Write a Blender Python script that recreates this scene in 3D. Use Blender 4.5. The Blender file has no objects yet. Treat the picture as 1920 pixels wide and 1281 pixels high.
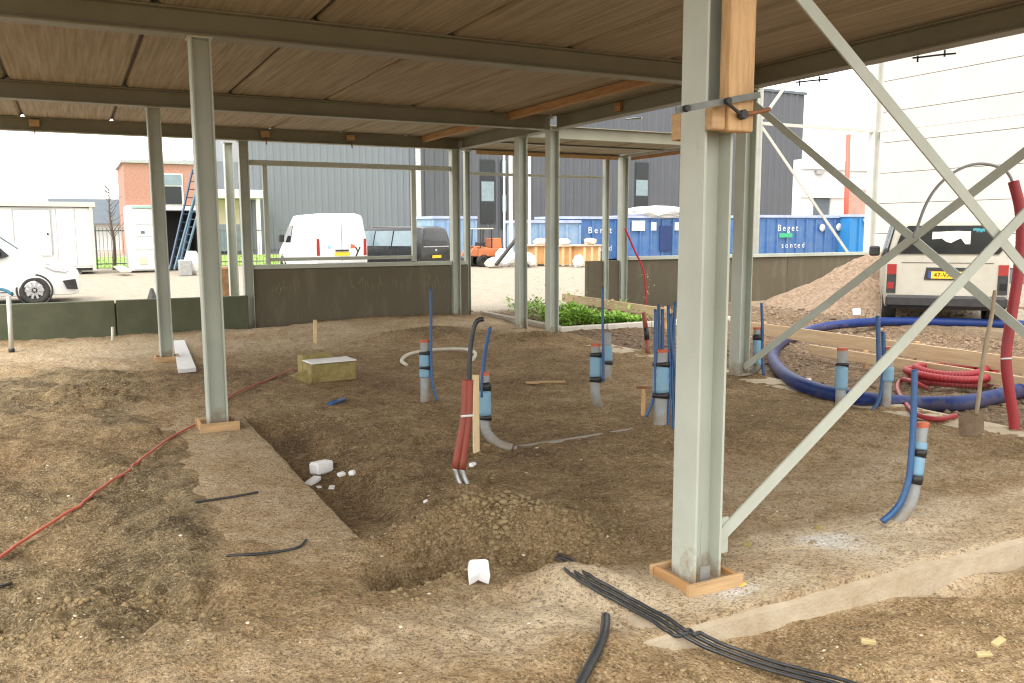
import bpy, math, random
import numpy as np
from mathutils import Vector, Matrix
R = math.radians
random.seed(7)
rng = np.random.default_rng(11)
SC = bpy.context.scene
COL = SC.collection

# ------------------------------------------------------------------ camera
# world: X and Y follow the building grid, the near column stands at the origin
CAM = np.array([-2.4521, -2.9531, 1.60])
PITCH, ROLL, YAW, FPX = 0.1284, -0.0035, 0.473, 1602.87
_fw = np.array([math.sin(YAW)*math.cos(PITCH), math.cos(YAW)*math.cos(PITCH), -math.sin(PITCH)])
_rt = np.array([math.cos(YAW), -math.sin(YAW), 0.0])
_up = np.cross(_rt, _fw)
_r2 = _rt*math.cos(ROLL) + _up*math.sin(ROLL)
_u2 = -_rt*math.sin(ROLL) + _up*math.cos(ROLL)
cam = bpy.data.cameras.new('camera')
cam.lens = FPX*36.0/1920.0
cam.sensor_width = 36.0
cam.clip_start = 0.05
cam.clip_end = 3000.0
cam_o = bpy.data.objects.new('camera', cam)
COL.objects.link(cam_o)
m = Matrix.Identity(4)
for i in range(3):
    m[i][0], m[i][1], m[i][2], m[i][3] = _r2[i], _u2[i], -_fw[i], CAM[i]
cam_o.matrix_world = m
SC.camera = cam_o

# ------------------------------------------------------------------ light
SUN_DIR = Vector((-0.62, -0.42, 1.0)).normalized()      # from the scene towards the sun
w = bpy.data.worlds.new('World')
SC.world = w
w.use_nodes = True
nt = w.node_tree
nt.nodes.clear()
sky = nt.nodes.new('ShaderNodeTexSky')
sky.sky_type = 'NISHITA'
sky.sun_disc = False
sky.sun_elevation = math.asin(SUN_DIR.z)
sky.sun_rotation = math.atan2(SUN_DIR.x, SUN_DIR.y)
sky.dust_density = 1.0
sky.air_density = 1.0
hs = nt.nodes.new('ShaderNodeHueSaturation')
hs.inputs['Saturation'].default_value = 0.35
bg = nt.nodes.new('ShaderNodeBackground')
bg.inputs['Strength'].default_value = 0.13
wo = nt.nodes.new('ShaderNodeOutputWorld')
cloud = nt.nodes.new('ShaderNodeMix')            # closed white cloud cover over the clear sky
cloud.data_type = 'RGBA'
cloud.inputs['Factor'].default_value = 0.85
cloud.inputs['B'].default_value = (8.0, 7.95, 7.6, 1)
nt.links.new(sky.outputs[0], hs.inputs['Color'])
nt.links.new(hs.outputs[0], cloud.inputs['A'])
nt.links.new(cloud.outputs['Result'], bg.inputs[0])
nt.links.new(bg.outputs[0], wo.inputs[0])
sun = bpy.data.lights.new('sun', 'SUN')
sun.energy = 1.2
sun.angle = R(24)
sun.color = (1.0, 0.96, 0.9)
sun_o = bpy.data.objects.new('sun', sun)
sun_o.rotation_euler = SUN_DIR.to_track_quat('Z', 'Y').to_euler()
sun_o.location = (-20, -20, 40)
COL.objects.link(sun_o)
vs = SC.view_settings
vs.view_transform = 'Standard'
vs.look = 'None'
vs.exposure = 1.65
vs.gamma = 1.0
vs.use_curve_mapping = False
SC.cycles.use_denoising = True
SC.cycles.filter_width = 1.2
SC.cycles.max_bounces = 8
SC.cycles.diffuse_bounces = 5
SC.cycles.glossy_bounces = 3

# ------------------------------------------------------------------ helpers: places
def ray(x, y):
    return _fw + _r2*(x-960)/FPX - _u2*(y-640.5)/FPX
def gp(x, y, z=0.0):                       # point of the level z seen at photo pixel x, y
    d = ray(x, y)
    return CAM + d*(z-CAM[2])/d[2]
def at(x, y, dep):                         # point at a depth along the view axis
    return CAM + ray(x, y)*dep
def atB(x, y, b):
    d = ray(x, y)
    return CAM + d*(b-CAM[1])/d[1]
def atA(x, y, a):
    d = ray(x, y)
    return CAM + d*(a-CAM[0])/d[0]
def depth(P):
    return float((np.asarray(P, float)-CAM) @ _fw)
def ss(e0, e1, x):
    t = np.clip((x-e0)/(e1-e0), 0, 1)
    return t*t*(3-2*t)

# ------------------------------------------------------------------ helpers: noise
def _h(i, j, s):
    n = (i.astype(np.int64)*374761393 + j.astype(np.int64)*668265263 + s*974634777) & 0x7fffffff
    n = ((n ^ (n >> 13))*1274126177) & 0x7fffffff
    n = (n ^ (n >> 16)) & 0xffff
    return n/65535.0
def vn(x, y, s=0):
    xi, yi = np.floor(x), np.floor(y)
    fx, fy = x-xi, y-yi
    fx, fy = fx*fx*(3-2*fx), fy*fy*(3-2*fy)
    xi, yi = xi.astype(np.int64), yi.astype(np.int64)
    a, b = _h(xi, yi, s), _h(xi+1, yi, s)
    c, d = _h(xi, yi+1, s), _h(xi+1, yi+1, s)
    return (a*(1-fx)+b*fx)*(1-fy) + (c*(1-fx)+d*fx)*fy
def fbm(x, y, sc, o=3, s=0, g=0.5):        # about -1..1, sc = size of the largest features in metres
    v, amp, tot = 0, 1.0, 0
    ca, sa = math.cos(.6), math.sin(.6)
    for k in range(o):
        v = v + amp*(vn(x/sc, y/sc, s+k*17)*2-1)
        tot += amp
        amp *= g
        sc *= 0.5
        x, y = x*ca-y*sa+7.3, x*sa+y*ca+3.1
    return v/tot

# ------------------------------------------------------------------ helpers: materials
MATS = {}
def mat(name, col, rough=0.6, col2=None, scale=6.0, amt=0.5, bump=0.0, bscale=60.0, metal=0.0, stretch=(1, 1, 1), spec=0.4, detail=6.0, coord='Object', lo=.35, hi=.65):
    if name in MATS:
        return MATS[name]
    m = bpy.data.materials.new(name)
    m.use_nodes = True
    t = m.node_tree
    b = t.nodes['Principled BSDF']
    b.inputs['Roughness'].default_value = rough
    b.inputs['Metallic'].default_value = metal
    b.inputs['Specular IOR Level'].default_value = spec
    tc = t.nodes.new('ShaderNodeTexCoord')
    mp = t.nodes.new('ShaderNodeMapping')
    mp.inputs['Scale'].default_value = stretch
    t.links.new(tc.outputs[coord], mp.inputs['Vector'])
    n = t.nodes.new('ShaderNodeTexNoise')
    n.inputs['Scale'].default_value = scale
    n.inputs['Detail'].default_value = detail
    n.inputs['Roughness'].default_value = 0.65
    t.links.new(mp.outputs[0], n.inputs['Vector'])
    r = t.nodes.new('ShaderNodeMapRange')
    r.inputs['From Min'].default_value = lo
    r.inputs['From Max'].default_value = hi
    r.inputs['To Max'].default_value = amt
    t.links.new(n.outputs['Fac'], r.inputs['Value'])
    mx = t.nodes.new('ShaderNodeMix')
    mx.data_type = 'RGBA'
    c2 = col2 if col2 else tuple(c*0.72 for c in col)
    mx.inputs['A'].default_value = (*col, 1)
    mx.inputs['B'].default_value = (*c2, 1)
    t.links.new(r.outputs[0], mx.inputs['Factor'])
    t.links.new(mx.outputs['Result'], b.inputs['Base Color'])
    rr = t.nodes.new('ShaderNodeMapRange')
    rr.inputs['To Min'].default_value = max(0.03, rough-0.08)
    rr.inputs['To Max'].default_value = min(1.0, rough+0.1)
    t.links.new(n.outputs['Fac'], rr.inputs['Value'])
    t.links.new(rr.outputs[0], b.inputs['Roughness'])
    if bump:
        n2 = t.nodes.new('ShaderNodeTexNoise')
        n2.inputs['Scale'].default_value = bscale
        n2.inputs['Detail'].default_value = 5
        t.links.new(mp.outputs[0], n2.inputs['Vector'])
        bp = t.nodes.new('ShaderNodeBump')
        bp.inputs['Strength'].default_value = bump
        bp.inputs['Distance'].default_value = 0.01
        t.links.new(n2.outputs['Fac'], bp.inputs['Height'])
        t.links.new(bp.outputs[0], b.inputs['Normal'])
    MATS[name] = m
    return m

STEEL = mat('steel_primer', (.445, .475, .415), .5, (.345, .36, .305), 1.7, .7, .04, 90, detail=10)
STEEL_D = mat('steel_pale', (.52, .52, .47), .5, (.40, .40, .36), 2.5, .6)
GALV = mat('galvanised', (.42, .43, .43), .42, (.28, .28, .27), 12, .6, metal=.7)
RUST = mat('rusty_steel', (.30, .13, .06), .75, (.16, .07, .035), 14, .8, .3, 60)
TIMBER = mat('timber', (.58, .37, .185), .75, (.33, .19, .085), 4, .9, .3, 40, stretch=(7, 7, .8), detail=10, lo=.42, hi=.72)
TIMBER_X = mat('timber_x', (.50, .33, .17), .75, (.30, .18, .085), 5, .8, .25, 40, stretch=(.5, 6, 6))
TIMBER_Y = mat('timber_y', (.46, .26, .11), .7, (.26, .13, .05), 5, .8, .25, 40, stretch=(6, .5, 6))
PALEWOOD = mat('pale_wood', (.66, .51, .30), .7, (.5, .36, .2), 6, .7, .2, 40, stretch=(5, 5, .5))
PVC = mat('grey_pvc', (.27, .29, .30), .45, (.22, .20, .17), 9, .7)
FOAM = mat('blue_foam', (.15, .335, .50), .6, (.24, .31, .33), 16, .7, .15, 50)
CONDUIT = mat('blue_conduit', (.016, .075, .21), .42, (.06, .12, .22), 10, .6)
DUCT = mat('navy_duct', (.006, .022, .125), .5, (.014, .03, .115), 5, .7, spec=.25)
REDHOSE = mat('red_hose', (.33, .020, .028), .42, (.23, .026, .03), 8, .7)
REDPVC = mat('redbrown_pvc', (.27, .05, .03), .5, (.2, .06, .04), 8, .7)
CAPRED = mat('cap_orange', (.48, .10, .045), .5, (.4, .13, .08), 20, .6)
TAPE = mat('black_tape', (.012, .012, .013), .4, (.03, .03, .03), 20, .6)
CABLE = mat('black_cable', (.014, .017, .021), .38, (.05, .048, .045), 7, .7)
WHITE = mat('white_paint', (.66, .66, .65), .45, (.57, .56, .54), 3, .6)
CARWHITE = mat('car_white', (.64, .64, .635), .28, (.57, .565, .55), 2.5, .5, spec=.5)
CARDIRTY = mat('car_dirty_white', (.41, .385, .325), .4, (.32, .295, .24), 2.2, .7, spec=.5)
CARDARK = mat('car_dark', (.012, .014, .017), .25, (.03, .03, .032), 3, .5, spec=.6)
GLASS = mat('dark_glass', (.010, .012, .013), .12, (.02, .024, .026), 2, .4, spec=.35)
GLASSL = mat('sky_glass', (.16, .22, .25), .06, (.08, .12, .14), 2, .5, spec=.8)
PLASTIC = mat('black_plastic', (.02, .02, .021), .55, (.045, .043, .04), 10, .5)
TYRE = mat('tyre', (.022, .022, .022), .8, (.07, .06, .05), 9, .6, .2, 60)
ALLOY = mat('alloy', (.45, .45, .46), .35, (.3, .3, .3), 6, .5, metal=.6)
TAIL = mat('tail_red', (.28, .014, .014), .25, (.18, .012, .012), 6, .5, spec=.6)
ORANGE = mat('orange_paint', (.50, .15, .05), .5, (.36, .12, .06), 5, .6)
YELLOWP = mat('plate_yellow', (.80, .47, .02), .5, (.7, .4, .03), 12, .4)
BLUEC = mat('container_blue', (.045, .125, .33), .5, (.10, .18, .33), 2.2, .8)
BLUEL = mat('container_pale_blue', (.16, .28, .47), .55, (.28, .36, .46), 2.5, .9)
BLUES = mat('skip_blue', (.02, .20, .50), .5, (.05, .2, .4), 2.5, .7)
INK = mat('ink_black', (.01, .01, .01), .6, (.02, .02, .02), 5, .3)
INKB = mat('ink_blue', (.02, .05, .2), .6, (.03, .06, .2), 5, .3)
WOOL = mat('mineral_wool', (.34, .28, .11), .95, (.22, .165, .065), 14, .9, .8, 70)
STYRO = mat('polystyrene', (.82, .82, .82), .8, (.7, .7, .69), 12, .5, .3, 60)
CONC = mat('concrete', (.42, .37, .30), .85, (.30, .26, .20), 4, .8, .35, 50)
PALECONC = mat('pale_concrete', (.58, .54, .47), .85, (.46, .42, .36), 4, .8, .3, 50)
DARKPANEL = mat('dark_panel', (.118, .100, .066), .75, (.19, .165, .12), 2.2, .8, .1, 30, stretch=(3, 3, .7), lo=.5, hi=.8)
GREENWALL = mat('dark_green_wall', (.075, .085, .05), .75, (.11, .115, .07), 3, .8, .15, 40)
HALLG = mat('hall_light_cladding', (.15, .165, .185), .5, (.128, .141, .16), .25, .6)
HALLD = mat('hall_dark_cladding', (.070, .074, .086), .5, (.088, .092, .102), .3, .6)
PANELW = mat('white_wall_panel', (.47, .44, .415), .65, (.43, .405, .38), .8, .7)
BRICK = mat('brick', (.34, .15, .11), .85, (.42, .25, .2), 9, .8)
SLATE = mat('slate', (.09, .11, .13), .7, (.12, .14, .16), 2, .7)
BEIGE = mat('beige_render', (.6, .52, .38), .8, (.5, .43, .31), 2, .7)
GRASS = mat('grass', (.17, .30, .045), .9, (.24, .34, .07), 1.5, .9)
BLADE = mat('grass_blade', (.16, .30, .04), .8, (.25, .36, .07), 2, .9)
LEAF = mat('leaf', (.17, .34, .035), .6, (.30, .47, .07), 3.0, .9, spec=.3)
STEM = mat('stem', (.16, .14, .07), .8, (.1, .09, .05), 8, .8)
BARK = mat('bark', (.10, .07, .055), .9, (.16, .12, .09), 10, .8)
GRAVEL = mat('gravel', (.29, .205, .14), .95, (.13, .087, .058), 16, .95, .9, 35)
CLOD = mat('soil_clod', (.20, .138, .064), .95, (.33, .245, .13), 2.5, .9, .8, 110)
GLV = mat('rope_red', (.5, .03, .05), .6, (.4, .05, .06), 20, .5)

def muddy(m, top=.35, amt=.8, col=(.20, .14, .08), scale=9.0, rust=0.0):
    # splashed soil near the ground and stray specks, blotchy, over the paint
    t = m.node_tree; N = t.nodes; Lk = t.links
    b = N['Principled BSDF']
    src = b.inputs['Base Color'].links[0].from_socket
    geo = N.new('ShaderNodeNewGeometry')
    sx = N.new('ShaderNodeSeparateXYZ'); Lk.new(geo.outputs['Position'], sx.inputs[0])
    mr = N.new('ShaderNodeMapRange'); mr.inputs['From Min'].default_value = top; mr.inputs['From Max'].default_value = -.05
    mr.inputs['To Min'].default_value = -.22; mr.inputs['To Max'].default_value = .30
    Lk.new(sx.outputs['Z'], mr.inputs['Value'])
    n = N.new('ShaderNodeTexNoise'); n.inputs['Scale'].default_value = scale; n.inputs['Detail'].default_value = 9; n.inputs['Roughness'].default_value = .72
    Lk.new(geo.outputs['Position'], n.inputs['Vector'])
    ad = N.new('ShaderNodeMath'); ad.operation = 'ADD'; Lk.new(n.outputs['Fac'], ad.inputs[0]); Lk.new(mr.outputs[0], ad.inputs[1])
    m2 = N.new('ShaderNodeMapRange'); m2.inputs['From Min'].default_value = .50; m2.inputs['From Max'].default_value = .66; m2.inputs['To Max'].default_value = amt
    Lk.new(ad.outputs[0], m2.inputs['Value'])
    mx = N.new('ShaderNodeMix'); mx.data_type = 'RGBA'
    Lk.new(m2.outputs[0], mx.inputs['Factor']); Lk.new(src, mx.inputs['A']); mx.inputs['B'].default_value = (*col, 1)
    out = mx.outputs['Result']
    if rust:
        n2 = N.new('ShaderNodeTexNoise'); n2.inputs['Scale'].default_value = 6; n2.inputs['Detail'].default_value = 10; n2.inputs['Roughness'].default_value = .8
        mp = N.new('ShaderNodeMapping'); mp.inputs['Scale'].default_value = (1.6, 1.6, .5)
        Lk.new(geo.outputs['Position'], mp.inputs['Vector']); Lk.new(mp.outputs[0], n2.inputs['Vector'])
        m3 = N.new('ShaderNodeMapRange'); m3.inputs['From Min'].default_value = .62; m3.inputs['From Max'].default_value = .72; m3.inputs['To Max'].default_value = rust
        Lk.new(n2.outputs['Fac'], m3.inputs['Value'])
        x3 = N.new('ShaderNodeMix'); x3.data_type = 'RGBA'
        Lk.new(m3.outputs[0], x3.inputs['Factor']); Lk.new(out, x3.inputs['A']); x3.inputs['B'].default_value = (.19, .15, .10, 1)
        out = x3.outputs['Result']
    Lk.new(out, b.inputs['Base Color'])
muddy(STEEL, .30, .75, (.27, .20, .125), 10, .45)
for q_ in (PVC, FOAM, REDPVC): muddy(q_, .30, .5, (.22, .155, .09), 16)
muddy(CONDUIT, .10, .4, (.2, .15, .09), 16)
muddy(DUCT, .10, .35, (.16, .12, .08), 9)
muddy(REDHOSE, .06, .35, (.20, .14, .09), 7)
muddy(CARDIRTY, .8, .55, (.22, .18, .13), 3)

# ------------------------------------------------------------------ helpers: geometry
def wloc(o):
    v = Vector((0, 0, 0))
    while o is not None:
        v = v + o.location
        o = o.parent
    return v
def tag(o, label=None, cat=None, group=None, kind=None):
    if label: o['label'] = label
    if cat: o['category'] = cat
    if group: o['group'] = group
    if kind: o['kind'] = kind
    return o
def empty(name, loc, label, cat, group=None, rz=0.0, size=.2):
    o = bpy.data.objects.new(name, None)
    o.empty_display_size = size
    o.location = Vector([float(c) for c in loc])
    o.rotation_euler = (0, 0, rz)
    COL.objects.link(o)
    return tag(o, label, cat, group)
def rotm(rx=0, ry=0, rz=0):
    return np.array(Matrix.Rotation(rz, 3, 'Z') @ Matrix.Rotation(ry, 3, 'Y') @ Matrix.Rotation(rx, 3, 'X'))
def smooth_path(pts, n=8):
    P = [np.asarray(p, float) for p in pts]
    if len(P) < 3:
        return [P[0]+(P[-1]-P[0])*t for t in np.linspace(0, 1, max(2, n//2))]
    P = [2*P[0]-P[1]] + P + [2*P[-1]-P[-2]]
    out = []
    for i in range(1, len(P)-2):
        a, b, c, d = P[i-1:i+3]
        for t in np.linspace(0, 1, n, endpoint=False):
            out.append(.5*((2*b)+(c-a)*t+(2*a-5*b+4*c-d)*t*t+(3*b-a-3*c+d)*t**3))
    out.append(P[-2])
    return out
class MB:
    def __init__(s):
        s.v, s.f, s.sm = [], [], []
    def add(s, V, F, smooth=False):
        k = len(s.v)
        s.v.extend([tuple(float(c) for c in p) for p in V])
        s.f.extend([tuple(k+i for i in f) for f in F])
        s.sm.extend([smooth]*len(F))
        return s
    def box(s, c, d, rot=None, bevel=0.0, taper=None):
        hx, hy, hz = d[0]/2, d[1]/2, d[2]/2
        if bevel <= 0:
            V = [(x, y, z) for z in (-hz, hz) for y in (-hy, hy) for x in (-hx, hx)]
            F = [(0, 2, 3, 1), (4, 5, 7, 6), (0, 1, 5, 4), (2, 6, 7, 3), (0, 4, 6, 2), (1, 3, 7, 5)]
        else:
            b = min(bevel, hx*.9, hy*.9, hz*.9)
            V, idx = [], {}
            for sx in (-1, 1):
                for sy in (-1, 1):
                    for sz in (-1, 1):
                        for ax in range(3):
                            p = [sx*hx, sy*hy, sz*hz]
                            for q in range(3):
                                if q != ax:
                                    p[q] -= (sx, sy, sz)[q]*b
                            idx[(sx, sy, sz, ax)] = len(V)
                            V.append(tuple(p))
            F = []
            for ax in range(3):
                o1, o2 = (ax+1) % 3, (ax+2) % 3
                for sg in (-1, 1):
                    loop = []
                    for (p, q) in ((-1, -1), (1, -1), (1, 1), (-1, 1)):
                        k = [0, 0, 0]; k[ax] = sg; k[o1] = p; k[o2] = q
                        loop.append(idx[(*k, ax)])
                    F.append(tuple(loop if sg > 0 else loop[::-1]))
                for p in (-1, 1):
                    for q in (-1, 1):
                        k0 = [0, 0, 0]; k0[ax] = -1; k0[o1] = p; k0[o2] = q
                        k1 = list(k0); k1[ax] = 1
                        l = [idx[(*k0, o1)], idx[(*k1, o1)], idx[(*k1, o2)], idx[(*k0, o2)]]
                        F.append(tuple(l if p*q < 0 else l[::-1]))
            for sx in (-1, 1):
                for sy in (-1, 1):
                    for sz in (-1, 1):
                        l = [idx[(sx, sy, sz, a)] for a in range(3)]
                        F.append(tuple(l if sx*sy*sz > 0 else l[::-1]))
        V = np.array(V, float)
        if taper:
            k = np.where(V[:, 2] > 0)[0]
            V[k, 0] *= taper[0]; V[k, 1] *= taper[1]
        if rot is not None:
            V = V @ np.asarray(rot).T
        return s.add(V+np.asarray(c, float), F)
    def bar(s, p, q, wd, ht, bevel=0.0, roll=0.0, upv=(0, 0, 1)):
        p, q = np.asarray(p, float), np.asarray(q, float)
        d = q-p; L = np.linalg.norm(d); d = d/L
        u = np.asarray(upv, float)
        if abs(d @ u) > .95: u = np.array([0, 1., 0])
        sd = np.cross(d, u); sd /= np.linalg.norm(sd); u = np.cross(sd, d)
        if roll:
            sd, u = sd*math.cos(roll)+u*math.sin(roll), -sd*math.sin(roll)+u*math.cos(roll)
        M = np.stack([d, sd, -u], 1)
        if np.linalg.det(M) < 0: M[:, 2] *= -1
        return s.box((p+q)/2, (L, wd, ht), M, bevel)
    def tube(s, pts, r, seg=10, n=6, caps=True, straight=False, rfun=None):
        P = [np.asarray(p, float) for p in pts] if straight else smooth_path(pts, n)
        P = np.array(P)
        T = np.gradient(P, axis=0)
        T /= np.linalg.norm(T, axis=1)[:, None]+1e-12
        u = np.array([0, 0, 1.]) if abs(T[0][2]) < .9 else np.array([1., 0, 0])
        V = []
        for i in range(len(P)):
            u = u-T[i]*(u @ T[i]); u /= np.linalg.norm(u)
            sd = np.cross(T[i], u)
            ri = r if rfun is None else rfun(i, len(P))
            for k in range(seg):
                a = 2*math.pi*k/seg
                V.append(P[i]+(u*math.cos(a)+sd*math.sin(a))*ri)
        F = [(i*seg+k, i*seg+(k+1) % seg, (i+1)*seg+(k+1) % seg, (i+1)*seg+k) for i in range(len(P)-1) for k in range(seg)]
        s.add(V, F, True)
        if caps:
            k0 = len(s.v)-len(V)
            s.f.append(tuple(k0+i for i in range(seg))[::-1]); s.sm.append(False)
            s.f.append(tuple(k0+(len(P)-1)*seg+i for i in range(seg))); s.sm.append(False)
        return s
    def cyl(s, p, q, r, seg=16, r2=None):
        p, q = np.asarray(p, float), np.asarray(q, float)
        rr = [r, r if r2 is None else r2]
        return s.tube([p, q], r, seg, straight=True, rfun=lambda i, n: rr[i])
    def lathe(s, c, axis, prof, seg=20):
        # prof: (along axis, radius)
        ax = np.asarray(axis, float); ax /= np.linalg.norm(ax)
        u = np.cross(ax, (0, 0, 1)) if abs(ax[2]) < .9 else np.array([1., 0, 0])
        u /= np.linalg.norm(u); v = np.cross(ax, u)
        V = [np.asarray(c)+ax*h+(u*math.cos(2*math.pi*k/seg)+v*math.sin(2*math.pi*k/seg))*r for h, r in prof for k in range(seg)]
        F = [(i*seg+k, i*seg+(k+1) % seg, (i+1)*seg+(k+1) % seg, (i+1)*seg+k) for i in range(len(prof)-1) for k in range(seg)]
        return s.add(V, F, True)
    def prism(s, poly, ext, base=(0, 0, 0), ex=(1, 0, 0), ey=(0, 1, 0), ez=(0, 0, 1)):
        ex, ey, ez, b = [np.asarray(t, float) for t in (ex, ey, ez, base)]
        n = len(poly)
        V = [b+ex*x+ey*y for x, y in poly]+[b+ex*x+ey*y+ez*ext for x, y in poly]
        F = [tuple(range(n))[::-1], tuple(range(n, 2*n))]+[(i, (i+1) % n, n+(i+1) % n, n+i) for i in range(n)]
        return s.add(V, F)
    def lump(s, c, d, seed=0, amt=.25, sub=1, rz=0.0):
        r = np.random.default_rng(seed)
        V, F = ICO[sub]
        V = V*(1+r.uniform(-amt, amt, (len(V), 1)))*np.asarray(d)/2
        V = V @ rotm(0, 0, rz).T
        return s.add(V+np.asarray(c, float), F)
    def build(s, name, m, parent=None, local=False, origin=None):
        me = bpy.data.meshes.new(name)
        V = np.array(s.v, float)
        o = bpy.data.objects.new(name, me)
        if parent is not None:
            if not local:
                V = V-np.array(wloc(parent))
            o.parent = parent
        else:
            if origin is None:
                origin = ((V[:, 0].min()+V[:, 0].max())/2, (V[:, 1].min()+V[:, 1].max())/2, V[:, 2].min())
            V = V-np.asarray(origin, float)
            o.location = [float(c) for c in origin]
        me.from_pydata(V.tolist(), [], s.f)
        me.polygons.foreach_set('use_smooth', s.sm)
        me.materials.append(m)
        import bmesh
        bm = bmesh.new(); bm.from_mesh(me)
        bmesh.ops.recalc_face_normals(bm, faces=bm.faces)
        bm.to_mesh(me); bm.free()
        me.update()
        COL.objects.link(o)
        return o
def _ico(sub):
    import bmesh
    bm = bmesh.new()
    bmesh.ops.create_icosphere(bm, subdivisions=sub, radius=1)
    bm.verts.index_update()
    V = np.array([v.co[:] for v in bm.verts]); F = [tuple(x.index for x in f.verts) for f in bm.faces]
    bm.free()
    return V, F
ICO = {1: _ico(1), 2: _ico(2), 3: _ico(3)}
def hprof(bf, h, tf, tw):                  # H section, flanges perpendicular to its second axis
    a, b, t, g = bf/2, h/2, tf, tw/2
    return [(-a, -b), (a, -b), (a, -b+t), (g, -b+t), (g, b-t), (a, b-t), (a, b), (-a, b), (-a, b-t), (-g, b-t), (-g, -b+t), (-a, -b+t)]
def text_mesh(txt, size, spacing=1.0):
    cu = bpy.data.curves.new('lettering', 'FONT')
    cu.body = txt; cu.size = size; cu.space_character = spacing; cu.extrude = .002
    cu.align_x = 'CENTER'; cu.align_y = 'CENTER'; cu.resolution_u = 3
    o = bpy.data.objects.new('lettering', cu)
    COL.objects.link(o)
    dg = bpy.context.evaluated_depsgraph_get()
    me = bpy.data.meshes.new_from_object(o.evaluated_get(dg))
    bpy.data.objects.remove(o)
    return me
def lettering(txt, size, m, parent, loc, ex, ey, spacing=1.0):
    me = text_mesh(txt, size, spacing)
    me.materials.clear(); me.materials.append(m)
    o = bpy.data.objects.new('lettering', me)
    o.parent = parent
    ex, ey = Vector(ex).normalized(), Vector(ey).normalized()
    ez = ex.cross(ey)
    M = Matrix.Identity(4)
    for i in range(3):
        M[i][0], M[i][1], M[i][2], M[i][3] = ex[i], ey[i], ez[i], loc[i]
    o.matrix_local = M
    COL.objects.link(o)
    return o

# ================================================================== the ground
def bmp(a, b, ca, cb, ra, rb, rot=0.0, p=1.0):
    x, y = a-ca, b-cb
    c, s = math.cos(rot), math.sin(rot)
    x, y = x*c+y*s, -x*s+y*c
    return np.exp(-((x/ra)**2+(y/rb)**2)**p)
def band(x, lo, hi, e):
    return ss(lo-e, lo+e, x)*(1-ss(hi-e, hi+e, x))
def lumps(a, b):                            # how broken up the soil is
    l = .62+.5*fbm(a, b, 1.5, 2, 3)
    l = l+1.6*bmp(a, b, -.58, 1.0, .50, .40, .3)
    l = l+2.0*bmp(a, b, -2.50, .85, .60, .40)
    l = l+.8*bmp(a, b, -2.2, 6.7, .7, .8)
    l = l+.9*bmp(a, b, 2.3, 9.3, .8, .6)+.6*bmp(a, b, 3.4, 8.0, .6, .6)
    l = l+.5*band(a, -9, -1.95, .15)*band(b, .6, 9, .6)
    return np.clip(l, .15, 2.4)
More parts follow.
